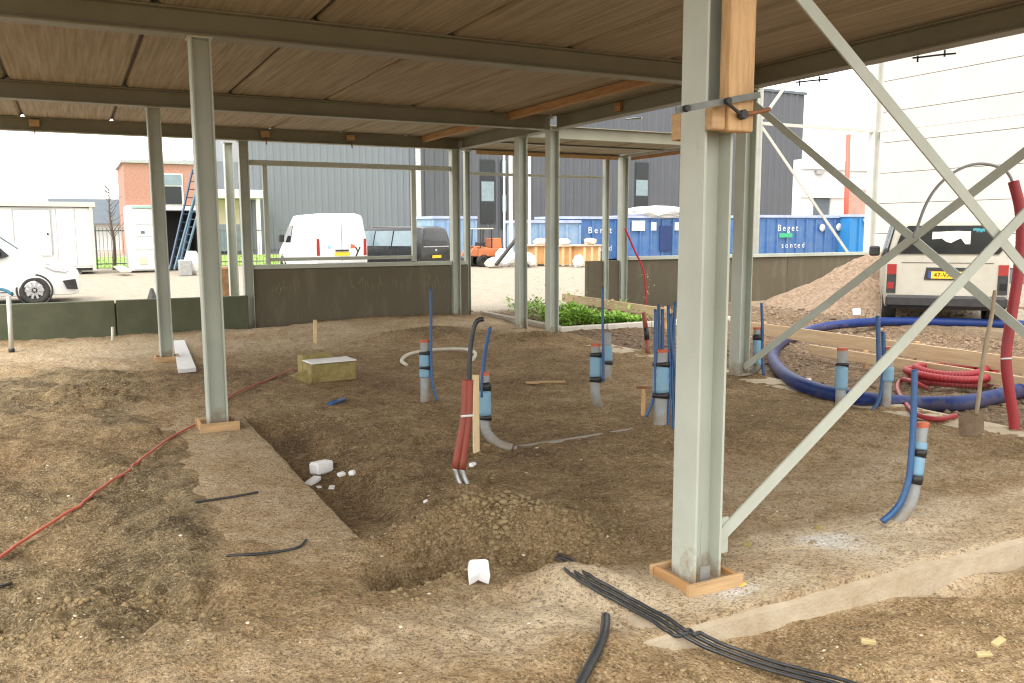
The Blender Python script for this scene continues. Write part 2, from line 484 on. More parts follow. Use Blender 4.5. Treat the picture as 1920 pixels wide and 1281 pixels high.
def ground_z(a, b):
    a, b = np.asarray(a, float), np.asarray(b, float)
    yard = np.maximum(ss(12.2, 13.0, b), np.maximum(ss(9, 12, a), ss(4.6, 6, -a-8)))
    L = lumps(a, b)*(1-yard)
    z = .035*fbm(a, b, 1.8, 3, 1)*(1-.7*yard)
    z = z+L*(.034*fbm(a, b, .42, 3, 5)+.034*np.abs(fbm(a, b, .19, 3, 9))-.012)+(1-yard)*(.010*fbm(a, b, .11, 2, 13)+.016*np.abs(fbm(a, b, .33, 2, 15)))
    z = z+(.006+.005*L)*fbm(a, b, .06, 2, 21)*(1-.6*yard)
    # tyre tracks and ridges left of the foundation strip
    lf = band(a, -8, -1.95, .12)*band(b, .4, 9, .4)
    u = a*.80+b*.60
    z = z+lf*(.026*np.sin(u*7.5+1.6*fbm(a, b, 1.1, 2, 31))+.012*np.sin(u*23+3*fbm(a, b, .7, 2, 33))*(.5+.5*fbm(a, b, .9, 1, 35)))
    # strip along the second axis below the left column, the trench on its right
    e = .03*fbm(a, b, .5, 3, 41)
    st = band(a, -1.93+e*2.2, -1.20, .02)*band(b, .95, 4.75, .12)
    z = z*(1-st)+st*(-.030+.006*fbm(a, b, .3, 2, 43))
    cov = st*(ss(1.75, 1.15, b+.35*fbm(a, b, .5, 3, 45))+.9*ss(-1.66, -1.86, a+.10*fbm(a, b, .35, 3, 47)))
    z = z+np.minimum(cov, 1)*(.042+.010*fbm(a, b, .12, 2, 49))
    tr = band(a, -1.20, -.80+e, .10)*band(b, 1.7, 4.4, .35)
    z = z-.09*tr
    z = z-.10*bmp(a, b, -.95, 2.6, .35, 1.5)
    # pit, spoil beside it
    pit = bmp(a, b, -1.02, .86, .25, .13, .5, 1.3)
    z = z-.34*pit+.09*bmp(a, b, -.80, 1.25, .35, .16, .2)
    z = z+.17*bmp(a, b, -.50, 1.05, .34, .24, .2)+.16*bmp(a, b, -.27, .72, .20, .22)
    z = z+.07*bmp(a, b, -.62, .30, .20, .10, -.3)
    # facade strip and the lower sand in front of it
    fs = band(b, -.40, .34, .05)*ss(-.55, -.2, a)
    z = z*(1-.8*fs)+fs*(.014+.016*fbm(a, b, .35, 3, 61))
    fr = ss(-.325+.02*fbm(a, b, .4, 2, 67), -.362, b)*ss(-.62, -.38, a)
    wav = .045*fbm(a, b, .55, 2, 51)
    z = z*(1-fr)+fr*(-.088+.7*wav+.03*np.sin((a*.9+b*1.6)*11+2*fbm(a, b, .6, 2, 53))*ss(.1, .5, fbm(a, b, .9, 1, 55)+.4)-.05*ss(.2, 1.8, a)+.012*fbm(a, b, .12, 2, 57))
    z = z+.12*bmp(a, b, -.50, .12, .22, .15, -.5)+.05*bmp(a, b, -.78, -.25, .25, .25)
    z = z-.035*bmp(a, b, -.60, .02, .07, .05, .2, 2)
    # mounds further in, ground rising to the low wall
    z = z+.15*bmp(a, b, 2.3, 9.25, .75, .45)+.13*bmp(a, b, 3.55, 8.0, .55, .5)
    z = z+.10*bmp(a, b, 2.4, 11.3, 1.8, .9)+.05*bmp(a, b, .8, 10.9, .8, .6)
    z = z-.10*bmp(a, b, .6, 11.7, .5, .25)
    # the side beyond the edge strip lies lower
    lo = band(a, 4.35, 9.5, .12)*band(b, -4, 8.7, .3)
    z = z-.085*lo+lo*.03*fbm(a, b, .5, 3, 71)
    return z
PIPE_FEET = [gp(x_, y_)[:2] for x_, y_ in ((797, 750), (911, 836), (868, 910), (1116, 760), (1139, 716), (1240, 804), (1213, 662), (1421, 706), (1575, 768), (1660, 766), (1700, 980), (1660, 982), (1902, 803), (893, 850))]
_fr = np.random.default_rng(21)
STEPS = []
for (a_, b_, hd0, n_) in ((-2.6, 1.6, .5, 6), (-.35, .28, 2.4, 5), (.4, -.75, -.3, 5), (-1.1, .35, 1.2, 4), (1.2, 1.6, .9, 8), (-2.4, 3.2, .2, 6), (.2, 2.6, 1.9, 7), (1.6, -.9, .3, 4), (-.2, 4.6, .6, 7)):
    for k in range(n_):
        hd1 = hd0+_fr.normal(0, .18)
        sd_ = .11*(1 if k % 2 else -1)
        STEPS.append((a_+math.cos(hd0)*k*.55-math.sin(hd0)*sd_+_fr.normal(0, .04), b_+math.sin(hd0)*k*.55+math.cos(hd0)*sd_+_fr.normal(0, .04), hd1))
_gz0 = ground_z
def ground_z(a, b):
    a, b = np.asarray(a, float), np.asarray(b, float)
    z = _gz0(a, b)
    def local(ca, cb, R_, f):
        m_ = (np.abs(a-ca) < R_) & (np.abs(b-cb) < R_)
        if m_.any(): z[m_] += f(a[m_], b[m_])
    for (ca, cb) in PIPE_FEET:
        local(ca, cb, .45, lambda x_, y_: .035*bmp(x_, y_, ca, cb, .13, .13)*(1+.8*fbm(x_, y_, .09, 2, 3))-.012*bmp(x_, y_, ca, cb, .30, .30))
    for (ca, cb, h_) in STEPS:
        if not (-1.95 < ca < -1.18 and cb > 1.0):
            local(ca, cb, .3, lambda x_, y_: -.020*bmp(x_, y_, ca, cb, .15, .055, h_, 2.2)+.010*bmp(x_, y_, ca, cb, .20, .10, h_, 2))
    return z
def axis(parts):
    out = [np.array([])]
    for lo, hi, st in parts:
        out.append(np.arange(lo, hi-1e-6, st))
    return np.concatenate(out)
gA = np.concatenate([[-900, -400, -200, -120, -80, -55, -40, -30, -24, -19, -16, -14], axis([(-12.5, -4.2, .10), (-4.2, 4.7, .021), (4.7, 12, .06), (12, 22, .4)]), [22, 24, 27, 31, 38, 48, 62, 85, 120, 200, 400, 900]])
gB = np.concatenate([[-900, -400, -200, -100, -60, -35, -22, -15, -10, -7, -5, -4, -3.2], axis([(-2.6, -1.35, .08), (-1.35, 4.6, .019), (4.6, 8.6, .032), (8.6, 13.2, .055), (13.2, 24, .4)]), [24, 26, 28, 31, 35, 40, 48, 60, 80, 120, 200, 400, 900]])
GA, GB = np.meshgrid(gA, gB, indexing='xy')
GZ = ground_z(GA, GB)
na, nb = len(gA), len(gB)
me = bpy.data.meshes.new('ground')
V = np.stack([GA, GB, GZ], -1).reshape(-1, 3)
ii = (np.arange(nb-1)[:, None]*na+np.arange(na-1)[None]).ravel()
Q = np.stack([ii, ii+1, ii+na+1, ii+na], 1)
me.vertices.add(len(V)); me.vertices.foreach_set('co', V.ravel())
me.loops.add(Q.size); me.loops.foreach_set('vertex_index', Q.ravel())
me.polygons.add(len(Q)); me.polygons.foreach_set('loop_start', np.arange(len(Q))*4); me.polygons.foreach_set('loop_total', np.full(len(Q), 4))
me.polygons.foreach_set('use_smooth', np.ones(len(Q), bool))
me.update(); me.validate()
# what lies where: r = dry pale sand, g = paved yard, b = reddish rubble soil, a = dark olive dirt
x, y = GA, GB
nz = fbm(x, y, 1.3, 4, 81)
nz2 = fbm(x, y, .5, 3, 83)
dry = .34+.30*nz+.10*nz2
dry = dry+.65*band(y, -.40, .20, .12)*ss(-.9, -.3, x)*(.45+.6*nz2)
dry = dry-.10*ss(-.38, -.5, y)*ss(-.5, .3, x)+.42*bmp(x, y, -.55, .02, .5, .35)+.35*bmp(x, y, -1.4, .1, .8, .4)
dry = dry+.40*bmp(x, y, -.5, 10.3, 6, 1.6)+.3*bmp(x, y, -3, 9.5, 3, 1.8)
dry = dry+.22*bmp(x, y, 2.4, .75, 1.2, .35, -.1)*(.6+.6*nz2)+.9*bmp(x, y, .72, .12, .42, .16, -.3)*(.8+.7*nz2)+.6*bmp(x, y, .1, -.2, .35, .1)+.4*bmp(x, y, 1.5, .1, .6, .2)
dry = dry-.28*bmp(x, y, -.9, 2.6, .4, 1.5)+.10*bmp(x, y, 1.5, 3.5, 2.5, 2.5)-.5*bmp(x, y, 2.3, 9.3, .7, .45)-.3*bmp(x, y, 3.5, 8, .6, .5)
yard = np.maximum(ss(12.1, 12.8, y+.2*nz), ss(9.5, 13, x))
rub = band(x, 4.3, 10.5, .3)*band(y, -4, 13.2, .5)*(.65+.4*nz)
olive = ss(-1.72, -2.1, x+.16*nz2+.10*nz)*band(y, .3, 8.2, .6)*(.55+.75*nz)+1.1*bmp(x, y, -2.25, 6.7, .75, .8)*(.6+.6*nz2)+.8*bmp(x, y, -1.95, 2.6, .22, 1.2)*(.7+.6*nz2)
olive = np.where(y > 12, 0, olive)
ca = me.color_attributes.new('soil', 'FLOAT_COLOR', 'POINT')
ca.data.foreach_set('color', np.stack([np.clip(dry, 0, 2), np.clip(yard, 0, 1), np.clip(rub, 0, 1), np.clip(olive, 0, 1)], -1).astype(np.float32).ravel())
def soil_material():
    m = bpy.data.materials.new('soil')
    m.use_nodes = True
    t = m.node_tree; N = t.nodes; Lk = t.links
    b = N['Principled BSDF']
    b.inputs['Roughness'].default_value = .95
    b.inputs['Specular IOR Level'].default_value = .15
    at_ = N.new('ShaderNodeAttribute'); at_.attribute_name = 'soil'
    sep = N.new('ShaderNodeSeparateColor'); Lk.new(at_.outputs['Color'], sep.inputs[0])
    tc = N.new('ShaderNodeTexCoord')
    def noise(sc, det=6, rough=.65, typ='n'):
        n = N.new('ShaderNodeTexNoise')
        n.inputs['Scale'].default_value = sc; n.inputs['Detail'].default_value = det; n.inputs['Roughness'].default_value = rough
        Lk.new(tc.outputs['Object'], n.inputs['Vector'])
        return n.outputs['Fac']
    def mix(f, A, B, bt='MIX'):
        x = N.new('ShaderNodeMix'); x.data_type = 'RGBA'; x.blend_type = bt
        for k, v in (('Factor', f), ('A', A), ('B', B)):
            if isinstance(v, tuple): x.inputs[k].default_value = (*v, 1)
            elif isinstance(v, (float, int)): x.inputs[k].default_value = v
            else: Lk.new(v, x.inputs[k])
        return x.outputs['Result']
    def rng_(v, a, b_, c=0.0, d=1.0):
        r = N.new('ShaderNodeMapRange')
        for k, q in (('From Min', a), ('From Max', b_), ('To Min', c), ('To Max', d)): r.inputs[k].default_value = q
        Lk.new(v, r.inputs['Value'])
        return r.outputs[0]
    def math_(op, a, b_):
        x = N.new('ShaderNodeMath'); x.operation = op
        for k, v in ((0, a), (1, b_)):
            if isinstance(v, (int, float)): x.inputs[k].default_value = v
            else: Lk.new(v, x.inputs[k])
        return x.outputs[0]
    nA, nBg, nF = noise(3.2), noise(14, 5), noise(75, 4, .7)
    # moisture follows the attribute broken by noise
    f = math_('ADD', sep.outputs[0], math_('MULTIPLY', math_('SUBTRACT', nA, .5), .9))
    f = math_('ADD', f, math_('MULTIPLY', math_('SUBTRACT', nBg, .5), .55))
    c = mix(rng_(f, .05, .45), (.13, .080, .037), (.325, .218, .112))
    c = mix(rng_(f, .42, .95), c, (.56, .445, .305))
    c = mix(rng_(f, 1.15, 1.6), c, (.74, .70, .64))
    ol = math_('ADD', at_.outputs['Alpha'], math_('MULTIPLY', math_('SUBTRACT', nBg, .5), .9))
    c = mix(rng_(ol, .25, .75), c, mix(rng_(nA, .4, .65), (.10, .072, .038), (.29, .215, .118)))
    c = mix(rng_(sep.outputs[2], .2, .6), c, mix(rng_(nBg, .42, .62), (.09, .055, .034), (.23, .155, .105)))
    yc = mix(rng_(nA, .35, .7), (.40, .365, .31), (.30, .255, .20))
    c = mix(sep.outputs[1], c, yc)
    # grains and pebbles: pale and dark specks
    vo = N.new('ShaderNodeTexVoronoi'); vo.inputs['Scale'].default_value = 42
    Lk.new(tc.outputs['Object'], vo.inputs['Vector'])
    sp = math_('MULTIPLY', rng_(vo.outputs['Distance'], .28, .12), rng_(vo.outputs['Color'], .72, .80))
    c = mix(math_('MULTIPLY', sp, .55), c, (.60, .50, .38))
    c = mix(rng_(nF, .53, .64, 0, .75), c, (.045, .029, .015))
    c = mix(rng_(nF, .46, .36, 0, .50), c, (.58, .46, .31))
    nM = noise(26, 5, .75)
    c = mix(rng_(nM, .50, .68, 0, .52), c, (.055, .038, .017))
    c = mix(rng_(nM, .46, .34, 0, .35), c, (.54, .43, .26))
    Lk.new(c, b.inputs['Base Color'])
    hgt = math_('ADD', math_('MULTIPLY', nF, .55), math_('ADD', math_('MULTIPLY', nBg, 1.6), math_('MULTIPLY', sp, .35)))
    bp = N.new('ShaderNodeBump'); bp.inputs['Strength'].default_value = 1.0; bp.inputs['Distance'].default_value = .03
    Lk.new(hgt, bp.inputs['Height']); Lk.new(bp.outputs[0], b.inputs['Normal'])
    return m
SOIL = soil_material()
me.materials.append(SOIL)
ground = bpy.data.objects.new('ground', me)
COL.objects.link(ground)
tag(ground, 'brown sandy building-site ground running out to a pale yard', kind='structure')

def gz(a, b):
    return float(ground_z(np.array([a]), np.array([b]))[0])
def gt(x, y, dz=0.0):                      # where the photo pixel meets the ground
    P = gp(x, y, 0)
    for _ in range(4):
        P = gp(x, y, gz(P[0], P[1])+dz)
    return P

# foundation strips: concrete, sand strewn, edges a little worn
STRIPM = mat('sandy_concrete', (.37, .27, .17), .92, (.27, .19, .115), 5, .9, .6, 90)
KERBM = mat('kerb_concrete', (.44, .37, .27), .9, (.34, .26, .17), 5, .9, .5, 70)
def strip(name, a0, a1, b0, b1, z, m, step=.04, zb=-.5, seed=0, label=None):
    ua = np.linspace(a0, a1, max(2, int((a1-a0)/step)))
    ub = np.linspace(b0, b1, max(2, int((b1-b0)/step)))
    X, Y = np.meshgrid(ua, ub, indexing='xy')
    Z = z+.006*fbm(X, Y, .5, 3, 91+seed)+.003*fbm(X, Y, .08, 2, 95+seed)
    jx, jy = .012*fbm(X, Y, .25, 3, 97+seed), .012*fbm(X, Y, .25, 3, 99+seed)
    ex = np.zeros_like(X); ex[:, 0] = 1; ex[:, -1] = 1
    ey = np.zeros_like(X); ey[0] = 1; ey[-1] = 1
    Xe, Ye = X+jx*ex, Y+jy*ey
    Z = Z-.006*np.maximum(ex, ey)
    n, k = len(ua), len(ub)
    V = list(np.stack([Xe, Ye, Z], -1).reshape(-1, 3))
    F = [(j*n+i, j*n+i+1, (j+1)*n+i+1, (j+1)*n+i) for j in range(k-1) for i in range(n-1)]
    loop = [i for i in range(n)]+[j*n+n-1 for j in range(1, k)]+[(k-1)*n+i for i in range(n-2, -1, -1)]+[j*n for j in range(k-2, 0, -1)]
    o = len(V)
    V += [np.array([V[i][0]+.01*math.sin(q*1.7), V[i][1]+.01*math.cos(q*2.3), zb]) for q, i in enumerate(loop)]
    q = len(loop)
    F += [(loop[i], o+i, o+(i+1) % q, loop[(i+1) % q]) for i in range(q)]
    mb = MB(); mb.add(V, F)
    ob = mb.build(name, m)
    at2 = ob.data.color_attributes.new('soil', 'FLOAT_COLOR', 'POINT')
    co = np.array([tuple(v.co) for v in ob.data.vertices])
    dr = .60+.22*fbm(co[:, 0], co[:, 1], .8, 3, 7)
    at2.data.foreach_set('color', np.stack([dr, dr*0, dr*0, dr*0], -1).astype(np.float32).ravel())
    return tag(ob, label, kind='structure')
strip('foundation_strip', -1.92, -1.205, 1.02, 4.72, 0.004, SOIL, label='sand-strewn concrete foundation strip running to the foot of the left column')
strip('foundation_strip', -.72, 9.0, -.37, .33, 0.0, KERBM, .05, seed=5, label='pale concrete facade strip under the near column with a worn front edge')
strip('foundation_strip', 3.92, 4.33, .40, 8.6, -.004, KERBM, .06, seed=9, label='concrete edge strip along the right side of the building')

# loose clods and crumbs of soil
def scatter(name, n, sampler, smin, smax, m, label, squash=.7, embed=.4, sub=1, seed=3, amt=.42):
    r = np.random.default_rng(seed)
    V0, F0 = ICO[sub]
    F0 = np.array(F0)
    P = sampler(r, n)
    n = len(P)
    s = smin*(smax/smin)**(r.random(n)**2.6)
    Z = ground_z(P[:, 0], P[:, 1])
    ang = r.random(n)*6.28
    VV = V0[None]*(1+r.uniform(-amt, amt, (n, len(V0), 1)))*s[:, None, None]
    VV = VV*np.stack([r.uniform(.75, 1.3, n), r.uniform(.75, 1.3, n), np.full(n, squash)], -1)[:, None]
    c, sn = np.cos(ang)[:, None], np.sin(ang)[:, None]
    X = VV[..., 0]*c-VV[..., 1]*sn; Y = VV[..., 0]*sn+VV[..., 1]*c
    VV = np.stack([X+P[:, 0:1], Y+P[:, 1:2], VV[..., 2]+(Z+s*squash*(1-2*embed))[:, None]], -1)
    FF = (F0[None]+(np.arange(n)*len(V0))[:, None, None]).reshape(-1, 3)
    me = bpy.data.meshes.new(name)
    vv = VV.reshape(-1, 3)
    me.vertices.add(len(vv)); me.vertices.foreach_set('co', vv.ravel())
    me.loops.add(FF.size); me.loops.foreach_set('vertex_index', FF.ravel())
    me.polygons.add(len(FF)); me.polygons.foreach_set('loop_start', np.arange(len(FF))*3); me.polygons.foreach_set('loop_total', np.full(len(FF), 3))
    me.update(); me.validate()
    me.materials.append(m)
    o = bpy.data.objects.new(name, me)
    COL.objects.link(o)
    return tag(o, label, kind='stuff')
def in_view(r, n):
    px = np.stack([r.uniform(-40, 1960, n), 700+620*r.random(n)**.9], 1)
    px[: n//4, 1] = r.uniform(610, 720, n//4)
    P = np.array([gp(a, b) for a, b in px])
    keep = (P[:, 1] < 11.3) & (P[:, 0] < 9) & ~((P[:, 0] > -1.9) & (P[:, 0] < -1.25) & (P[:, 1] > .4) & (P[:, 1] < 4.6) & (r.random(n) < .8)) & ~((P[:, 1] > -.5) & (P[:, 1] < .35) & (r.random(n) < .55))
    return P[keep]
scatter('soil_clods', 7000, in_view, .003, .014, CLOD, 'small loose crumbs of soil strewn over the site ground')
def spots(lst):
    def f(r, n):
        out = []
        for (a, b, ra, rb, k) in lst:
            q = r.normal(0, .55, (int(n*k), 2))*[ra, rb]+[a, b]
            out.append(q)
        P = np.concatenate(out)
        return P[~((P[:, 1] > -.37) & (P[:, 1] < .3) & (P[:, 0] > -.2)) & ~((P[:, 0] < -1.3) & (P[:, 0] > -1.9) & (P[:, 1] > .45))]
    return f
scatter('soil_clods', 3600, spots([(-.55, 1.0, .5, .35, .42), (-.27, .72, .28, .28, .22), (-1.0, .75, .3, .22, .12), (-2.55, .85, .5, .35, .10), (2.3, 9.3, .8, .5, .2), (3.5, 8.0, .6, .5, .1), (-2.2, 6.6, .6, .7, .12)]), .003, .020, CLOD, 'larger clods of dug soil heaped round the pit and the mounds', seed=8)
scatter('pale_chips', 420, in_view, .004, .012, mat('pale_chip', (.62, .55, .43), .9, (.5, .42, .3), 9, .8), 'small pale stone and wood chips strewn over the soil', seed=77, squash=.5)
def rubble(r, n):
    return np.stack([r.uniform(4.5, 9.5, n), r.uniform(1.0, 12.5, n)], 1)
scatter('rubble_crumbs', 2600, rubble, .012, .05, GRAVEL, 'reddish rubble crumbs strewn beyond the edge strip', seed=12)

# ================================================================== the steel building
ZB, ZS = 3.095, 3.30                        # underside of the beams and of the floor slabs
bld = empty('building_frame', (0, 0, 0), 'unfinished pale grey steel frame carrying a concrete floor over the sandy ground', 'building', size=1)
BEAMM = mat('beam_dark_olive', (.235, .225, .165), .5, (.18, .17, .12), 1.7, .7, .04, 90, detail=10)  # beams: one even tone, darker and more olive than the columns
def column(a, b, z0=0.0, z1=ZB, bf=.16, h=.152, rot=False, m=STEEL, plates=True, par=bld, tf=.012, tw=.008):
    mb = MB()
    pr = [(y_, x_) for x_, y_ in hprof(bf, h, tf, tw)]   # flanges face along the first axis
    if rot: pr = hprof(bf, h, tf, tw)
    mb.prism(pr, z1-z0, (a, b, z0))
    c = mb.build('column', m, par)
    if plates:
        p = MB(); p.box((a, b, z0+.010), (h+.05, bf+.05, .02)); p.build('base_plate', m, c)
        p = MB(); p.box((a, b, z1-.0085), (h+.03, bf+.02, .015)); p.build('end_plate', m, c)
    return c
GRID = [(0, 0), (-1.474, 4.27), (-1.474, 8.45), (.16, 11.88), (3.95, 11.88), (4.06, 9.44), (4.06, 8.42), (4.085, 4.27), (4.085, 0)]
COLS = []
for (a, b) in GRID:
    zb = min(-.01, gz(a, b)-.03) if (a, b) not in ((0, 0), (-1.474, 4.27), (4.085, 4.27), (4.085, 0)) else .008
    COLS.append(column(a, b, zb))
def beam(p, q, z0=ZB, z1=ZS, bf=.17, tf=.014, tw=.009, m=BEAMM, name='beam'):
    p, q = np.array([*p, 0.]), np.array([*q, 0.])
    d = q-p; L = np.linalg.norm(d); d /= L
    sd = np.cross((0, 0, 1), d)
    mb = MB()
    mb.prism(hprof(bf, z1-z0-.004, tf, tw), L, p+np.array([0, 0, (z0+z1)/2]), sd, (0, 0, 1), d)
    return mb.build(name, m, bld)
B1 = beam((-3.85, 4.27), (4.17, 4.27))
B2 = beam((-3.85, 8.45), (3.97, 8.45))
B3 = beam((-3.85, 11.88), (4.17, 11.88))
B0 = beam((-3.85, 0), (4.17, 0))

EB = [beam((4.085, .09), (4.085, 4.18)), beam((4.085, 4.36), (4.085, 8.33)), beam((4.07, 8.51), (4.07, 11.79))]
# precast floor planks, one by one, joints open between them
SLABM = mat('precast_slab', (.42, .355, .27), .9, (.24, .197, .14), 4, .95, .25, 40, stretch=(8, .2, 1), detail=10)
SW = 1.2
def slab(a0, a1, b0, b1, z=ZS, dz=0.0, th=.2):
    mb = MB()
    g = .017
    pr = [(a0+g+.028, 0), (a1-g-.028, 0), (a1-g, .030), (a1-g-.012, th*.5), (a1-g, th), (a0+g, th), (a0+g+.012, th*.5), (a0+g, .030)]
    mb.prism(pr, b1-b0, (0, b0, z+dz), (1, 0, 0), (0, 0, 1), (0, 1, 0))
    o = mb.build('slab', SLABM, bld, )
    return o
k0 = 3.02
for (b0, b1) in ((-1.6, -.008), (.008, 4.262), (4.278, 8.442), (8.458, 11.97)):
    aa = 4.165
    first = aa-1.145 if b0 < 9 else aa-1.145
    edges = [aa, first]
    while edges[-1] > -3.6: edges.append(edges[-1]-SW)
    for i in range(len(edges)-1):
        slab(edges[i+1], edges[i], b0, b1, dz=random.uniform(0, .007))
        if i:
            jf = MB(); jf.box((edges[i], (b0+b1)/2, ZS+.115), (.05, b1-b0-.006, .14)); jf.build('joint_mortar', mat('dark_mortar', (.13, .105, .075), .9), bld)
# joint mortar above the gaps so no daylight comes through
tm = MB(); tm.box((.1, 6.0, ZS+.245), (8.1, 12.0, .07)); tm.build('screed', CONC, bld)
tm = MB(); tm.box((.1, -.80, ZS+.245), (8.1, 1.58, .07)); tm.build('screed', CONC, bld)
# flat diagonal braces in the two bays at the corner
def flat(p, q, wd, th, nrm, name='brace', m=STEEL):
    mb = MB(); mb.bar(p, q, th, wd, upv=np.cross(np.asarray(q)-np.asarray(p), nrm))
    return mb.build(name, m, bld)
A_ = np.array
b1 = flat((.085, -.012, .17), (4.0, -.012, 2.95), .062, .010, (0, 1, 0))
b2 = flat((.085, .012, 2.95), (4.0, .012, .17), .062, .010, (0, 1, 0))
b3 = flat((4.075, 4.18, .10), (4.075, .09, 2.95), .075, .010, (1, 0, 0))
b4 = flat((4.098, 4.18, 2.93), (4.098, .09, .10), .075, .010, (1, 0, 0))
g_ = MB(); g_.box((-.02, -.085, .065), (.055, .006, .09)); g_.build('foot_plate', GALV, bld)
g_ = MB(); g_.box((.10, -.002, .20), (.16, .008, .17)); g_.build('gusset_plate', STEEL, bld)
g_ = MB()
g_.cyl((.095, -.030, .19), (.095, -.004, .19), .010, 6)
g_.build('bolt', GALV, bld)
# timber joists left under the slab, rough blocks against the edge beams
def wood(name, p, q, wd, ht, m, par=bld):
    mb = MB(); mb.bar(p, q, wd, ht, .004)
    return mb.build(name, m, par)
wood('timber_joist', (3.30, 4.40, ZS-.055), (3.30, 8.32, ZS-.055), .07, .10, TIMBER_Y)
wood('timber_joist', (3.30, 8.60, ZS-.055), (3.30, 11.75, ZS-.055), .07, .10, TIMBER_Y)
for b in (float(atA(1715, 92, 4.2)[1])-.1, float(atA(1495, 140, 4.2)[1])-.1):
    wood('timber_block', (4.115, b, ZS-.085), (4.115, b+.20, ZS-.085), .045, .11, TIMBER_Y)
    h_ = MB(); h_.tube([(4.18, b+.10, ZB-.008), (4.19, b+.05, ZB-.012), (4.20, b-.15, ZB-.025), (4.20, b-.30, ZB-.04)], .008, 6, 3); hc = h_.build('form_clamp', PLASTIC, bld)
    for q in (.06, -.2):
        h_ = MB(); h_.tube([(4.195, b+q, ZB-.05), (4.195, b+q, ZB+.004)], .008, 6, 3); h_.build('clamp_hook', PLASTIC, hc)
for b in (5.2, 6.6):
    wood('timber_block', (4.055, b, ZS-.085), (4.055, b+.14, ZS-.085), .045, .12, TIMBER_Y)
    h_ = MB(); h_.tube([(4.2, b+.1, ZB-.03), (4.2, b-.25, ZB-.05)], .012, 6, 3); h_.build('form_clamp', GALV, bld)
for a in (-2.9, .45, 1.9):
    wood('timber_block', (a, 11.80, ZS-.09), (a+.14, 11.80, ZS-.09), .05, .10, TIMBER_X)
    h_ = MB(); h_.tube([(a+.07, 11.78, ZB+.05), (a+.07, 11.72, ZB-.06)], .010, 6, 3); h_.build('form_clamp', RUST, bld)
# roofed link beyond the right edge: beams, slab, timber edge, posts
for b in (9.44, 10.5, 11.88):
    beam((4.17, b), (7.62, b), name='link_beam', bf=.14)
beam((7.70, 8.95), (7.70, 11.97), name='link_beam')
for i in range(3):
    for (q0, q1) in ((9.46, 10.48), (10.52, 11.86)):
        slab(4.19+i*1.13, 4.19+(i+1)*1.13, q0, q1, ZB+.03, th=.15)
wood('timber_edge', (4.35, 11.76, ZB-.04), (7.5, 11.76, ZB-.04), .05, .07, TIMBER_X)
wood('timber_edge', (7.80, 11.7, ZB-.04), (7.80, 9.0, ZB-.04), .05, .07, TIMBER_Y)
column(4.26, 12.02, 0, ZB, .10, .10)
column(7.30, 11.88, 0, ZB, .10, .10)
column(7.72, 11.88, 0, ZB, .16, .152)
pq = at(437, 500, 15.6); column(pq[0], pq[1], 0, 3.2, .15, .15)
# window framing over the low wall: square tubes
def sq(p, q, s=.09, name='rail', m=STEEL):
    mb = MB(); mb.bar(p, q, s, s, .004)
    return mb.build(name, m, bld)
yb = 11.89
zt = float(atB(600, 309, yb)[2])
sq((.25, yb, zt), (3.86, yb, zt), .085)
xl, xr = float(atB(499, 400, yb)[0]), float(atB(775, 400, yb)[0])
sq((xl, yb, 1.06), (xl, yb, zt-.045), .075, 'window_post')
sq((xr, yb, 1.06), (xr, yb, zt-.045), .075, 'window_post')
sq((xl+.04, yb+.02, 1.135), (xr-.04, yb+.02, 1.135), .06)
sq((4.32, 12.0, 2.68), (7.24, 12.0, 2.68), .05)
sq((.25, yb-.02, 1.015), (3.87, yb-.02, 1.015), .075, 'sill_rail')
sq((7.85, yb-.02, 1.03), (15.1, yb-.02, 1.03), .075, 'sill_rail')
sq((4.03, yb-.02, 1.015), (4.20, yb-.02, 1.015), .07, 'sill_rail')
# low dark panel walls between the posts
def low_wall(a0, a1, b, z1, n, label):
    root = empty('low_wall', ((a0+a1)/2, b, 0), label, 'low wall')
    wd = (a1-a0)/n
    for i in range(n):
        mb = MB(); mb.box((a0+wd*(i+.5), b, z1/2-.2), (wd-.012, .10, z1+.4), None, .006)
        mb.build('panel', DARKPANEL, root)
    mb = MB(); mb.box(((a0+a1)/2, b+.035, z1/2-.2), (a1-a0-.04, .02, z1+.3)); mb.build('backing', PLASTIC, root)
    return root
low_wall(.25, 3.86, 11.93, .975, 1, 'dark brown chalk-streaked panel wall below the steel window frame')
cm = MB(); rk = np.random.default_rng(5)
for (c0_, n_, sp_) in ((.55, 9, .055), (1.95, 5, .06), (2.25, 12, .06), (3.3, 10, .05)):
    for k in range(n_):
        x_ = c0_+k*sp_+rk.normal(0, .012); zc = .66+rk.normal(0, .05); hh_ = rk.uniform(.08, .22)
        cm.bar((x_, 11.8785, zc-hh_/2), (x_+rk.normal(0, .035), 11.8785, zc+hh_/2), .003, rk.uniform(.006, .014), upv=(1, 0, 0))
tag(cm.build('chalk_marks', mat('chalk', (.24, .21, .15), .9, (.16, .14, .10), 20, .8), bpy.data.objects['low_wall']), kind='stuff')
low_wall(4.04, 4.22, 11.93, .975, 1, 'narrow dark panel between the two posts at the link opening')
low_wall(6.86, 15.1, 11.93, .99, 3, 'dark brown panel wall behind the gravel heap and planter')
gw = empty('retaining_wall', (-5, 11.75, 0), 'long plain dark green retaining wall at the left edge of the yard', 'wall')
for i in range(6):
    a0 = -12+i*2.02
    mb = MB(); mb.box((a0+1.01, 11.75, .12), (2.0, .12, .86), None, .008); mb.build('panel', GREENWALL, gw)
mb = MB(); mb.box((-5.94, 11.78, .10), (12.1, .04, .8)); mb.build('backing', GREENWALL, gw)
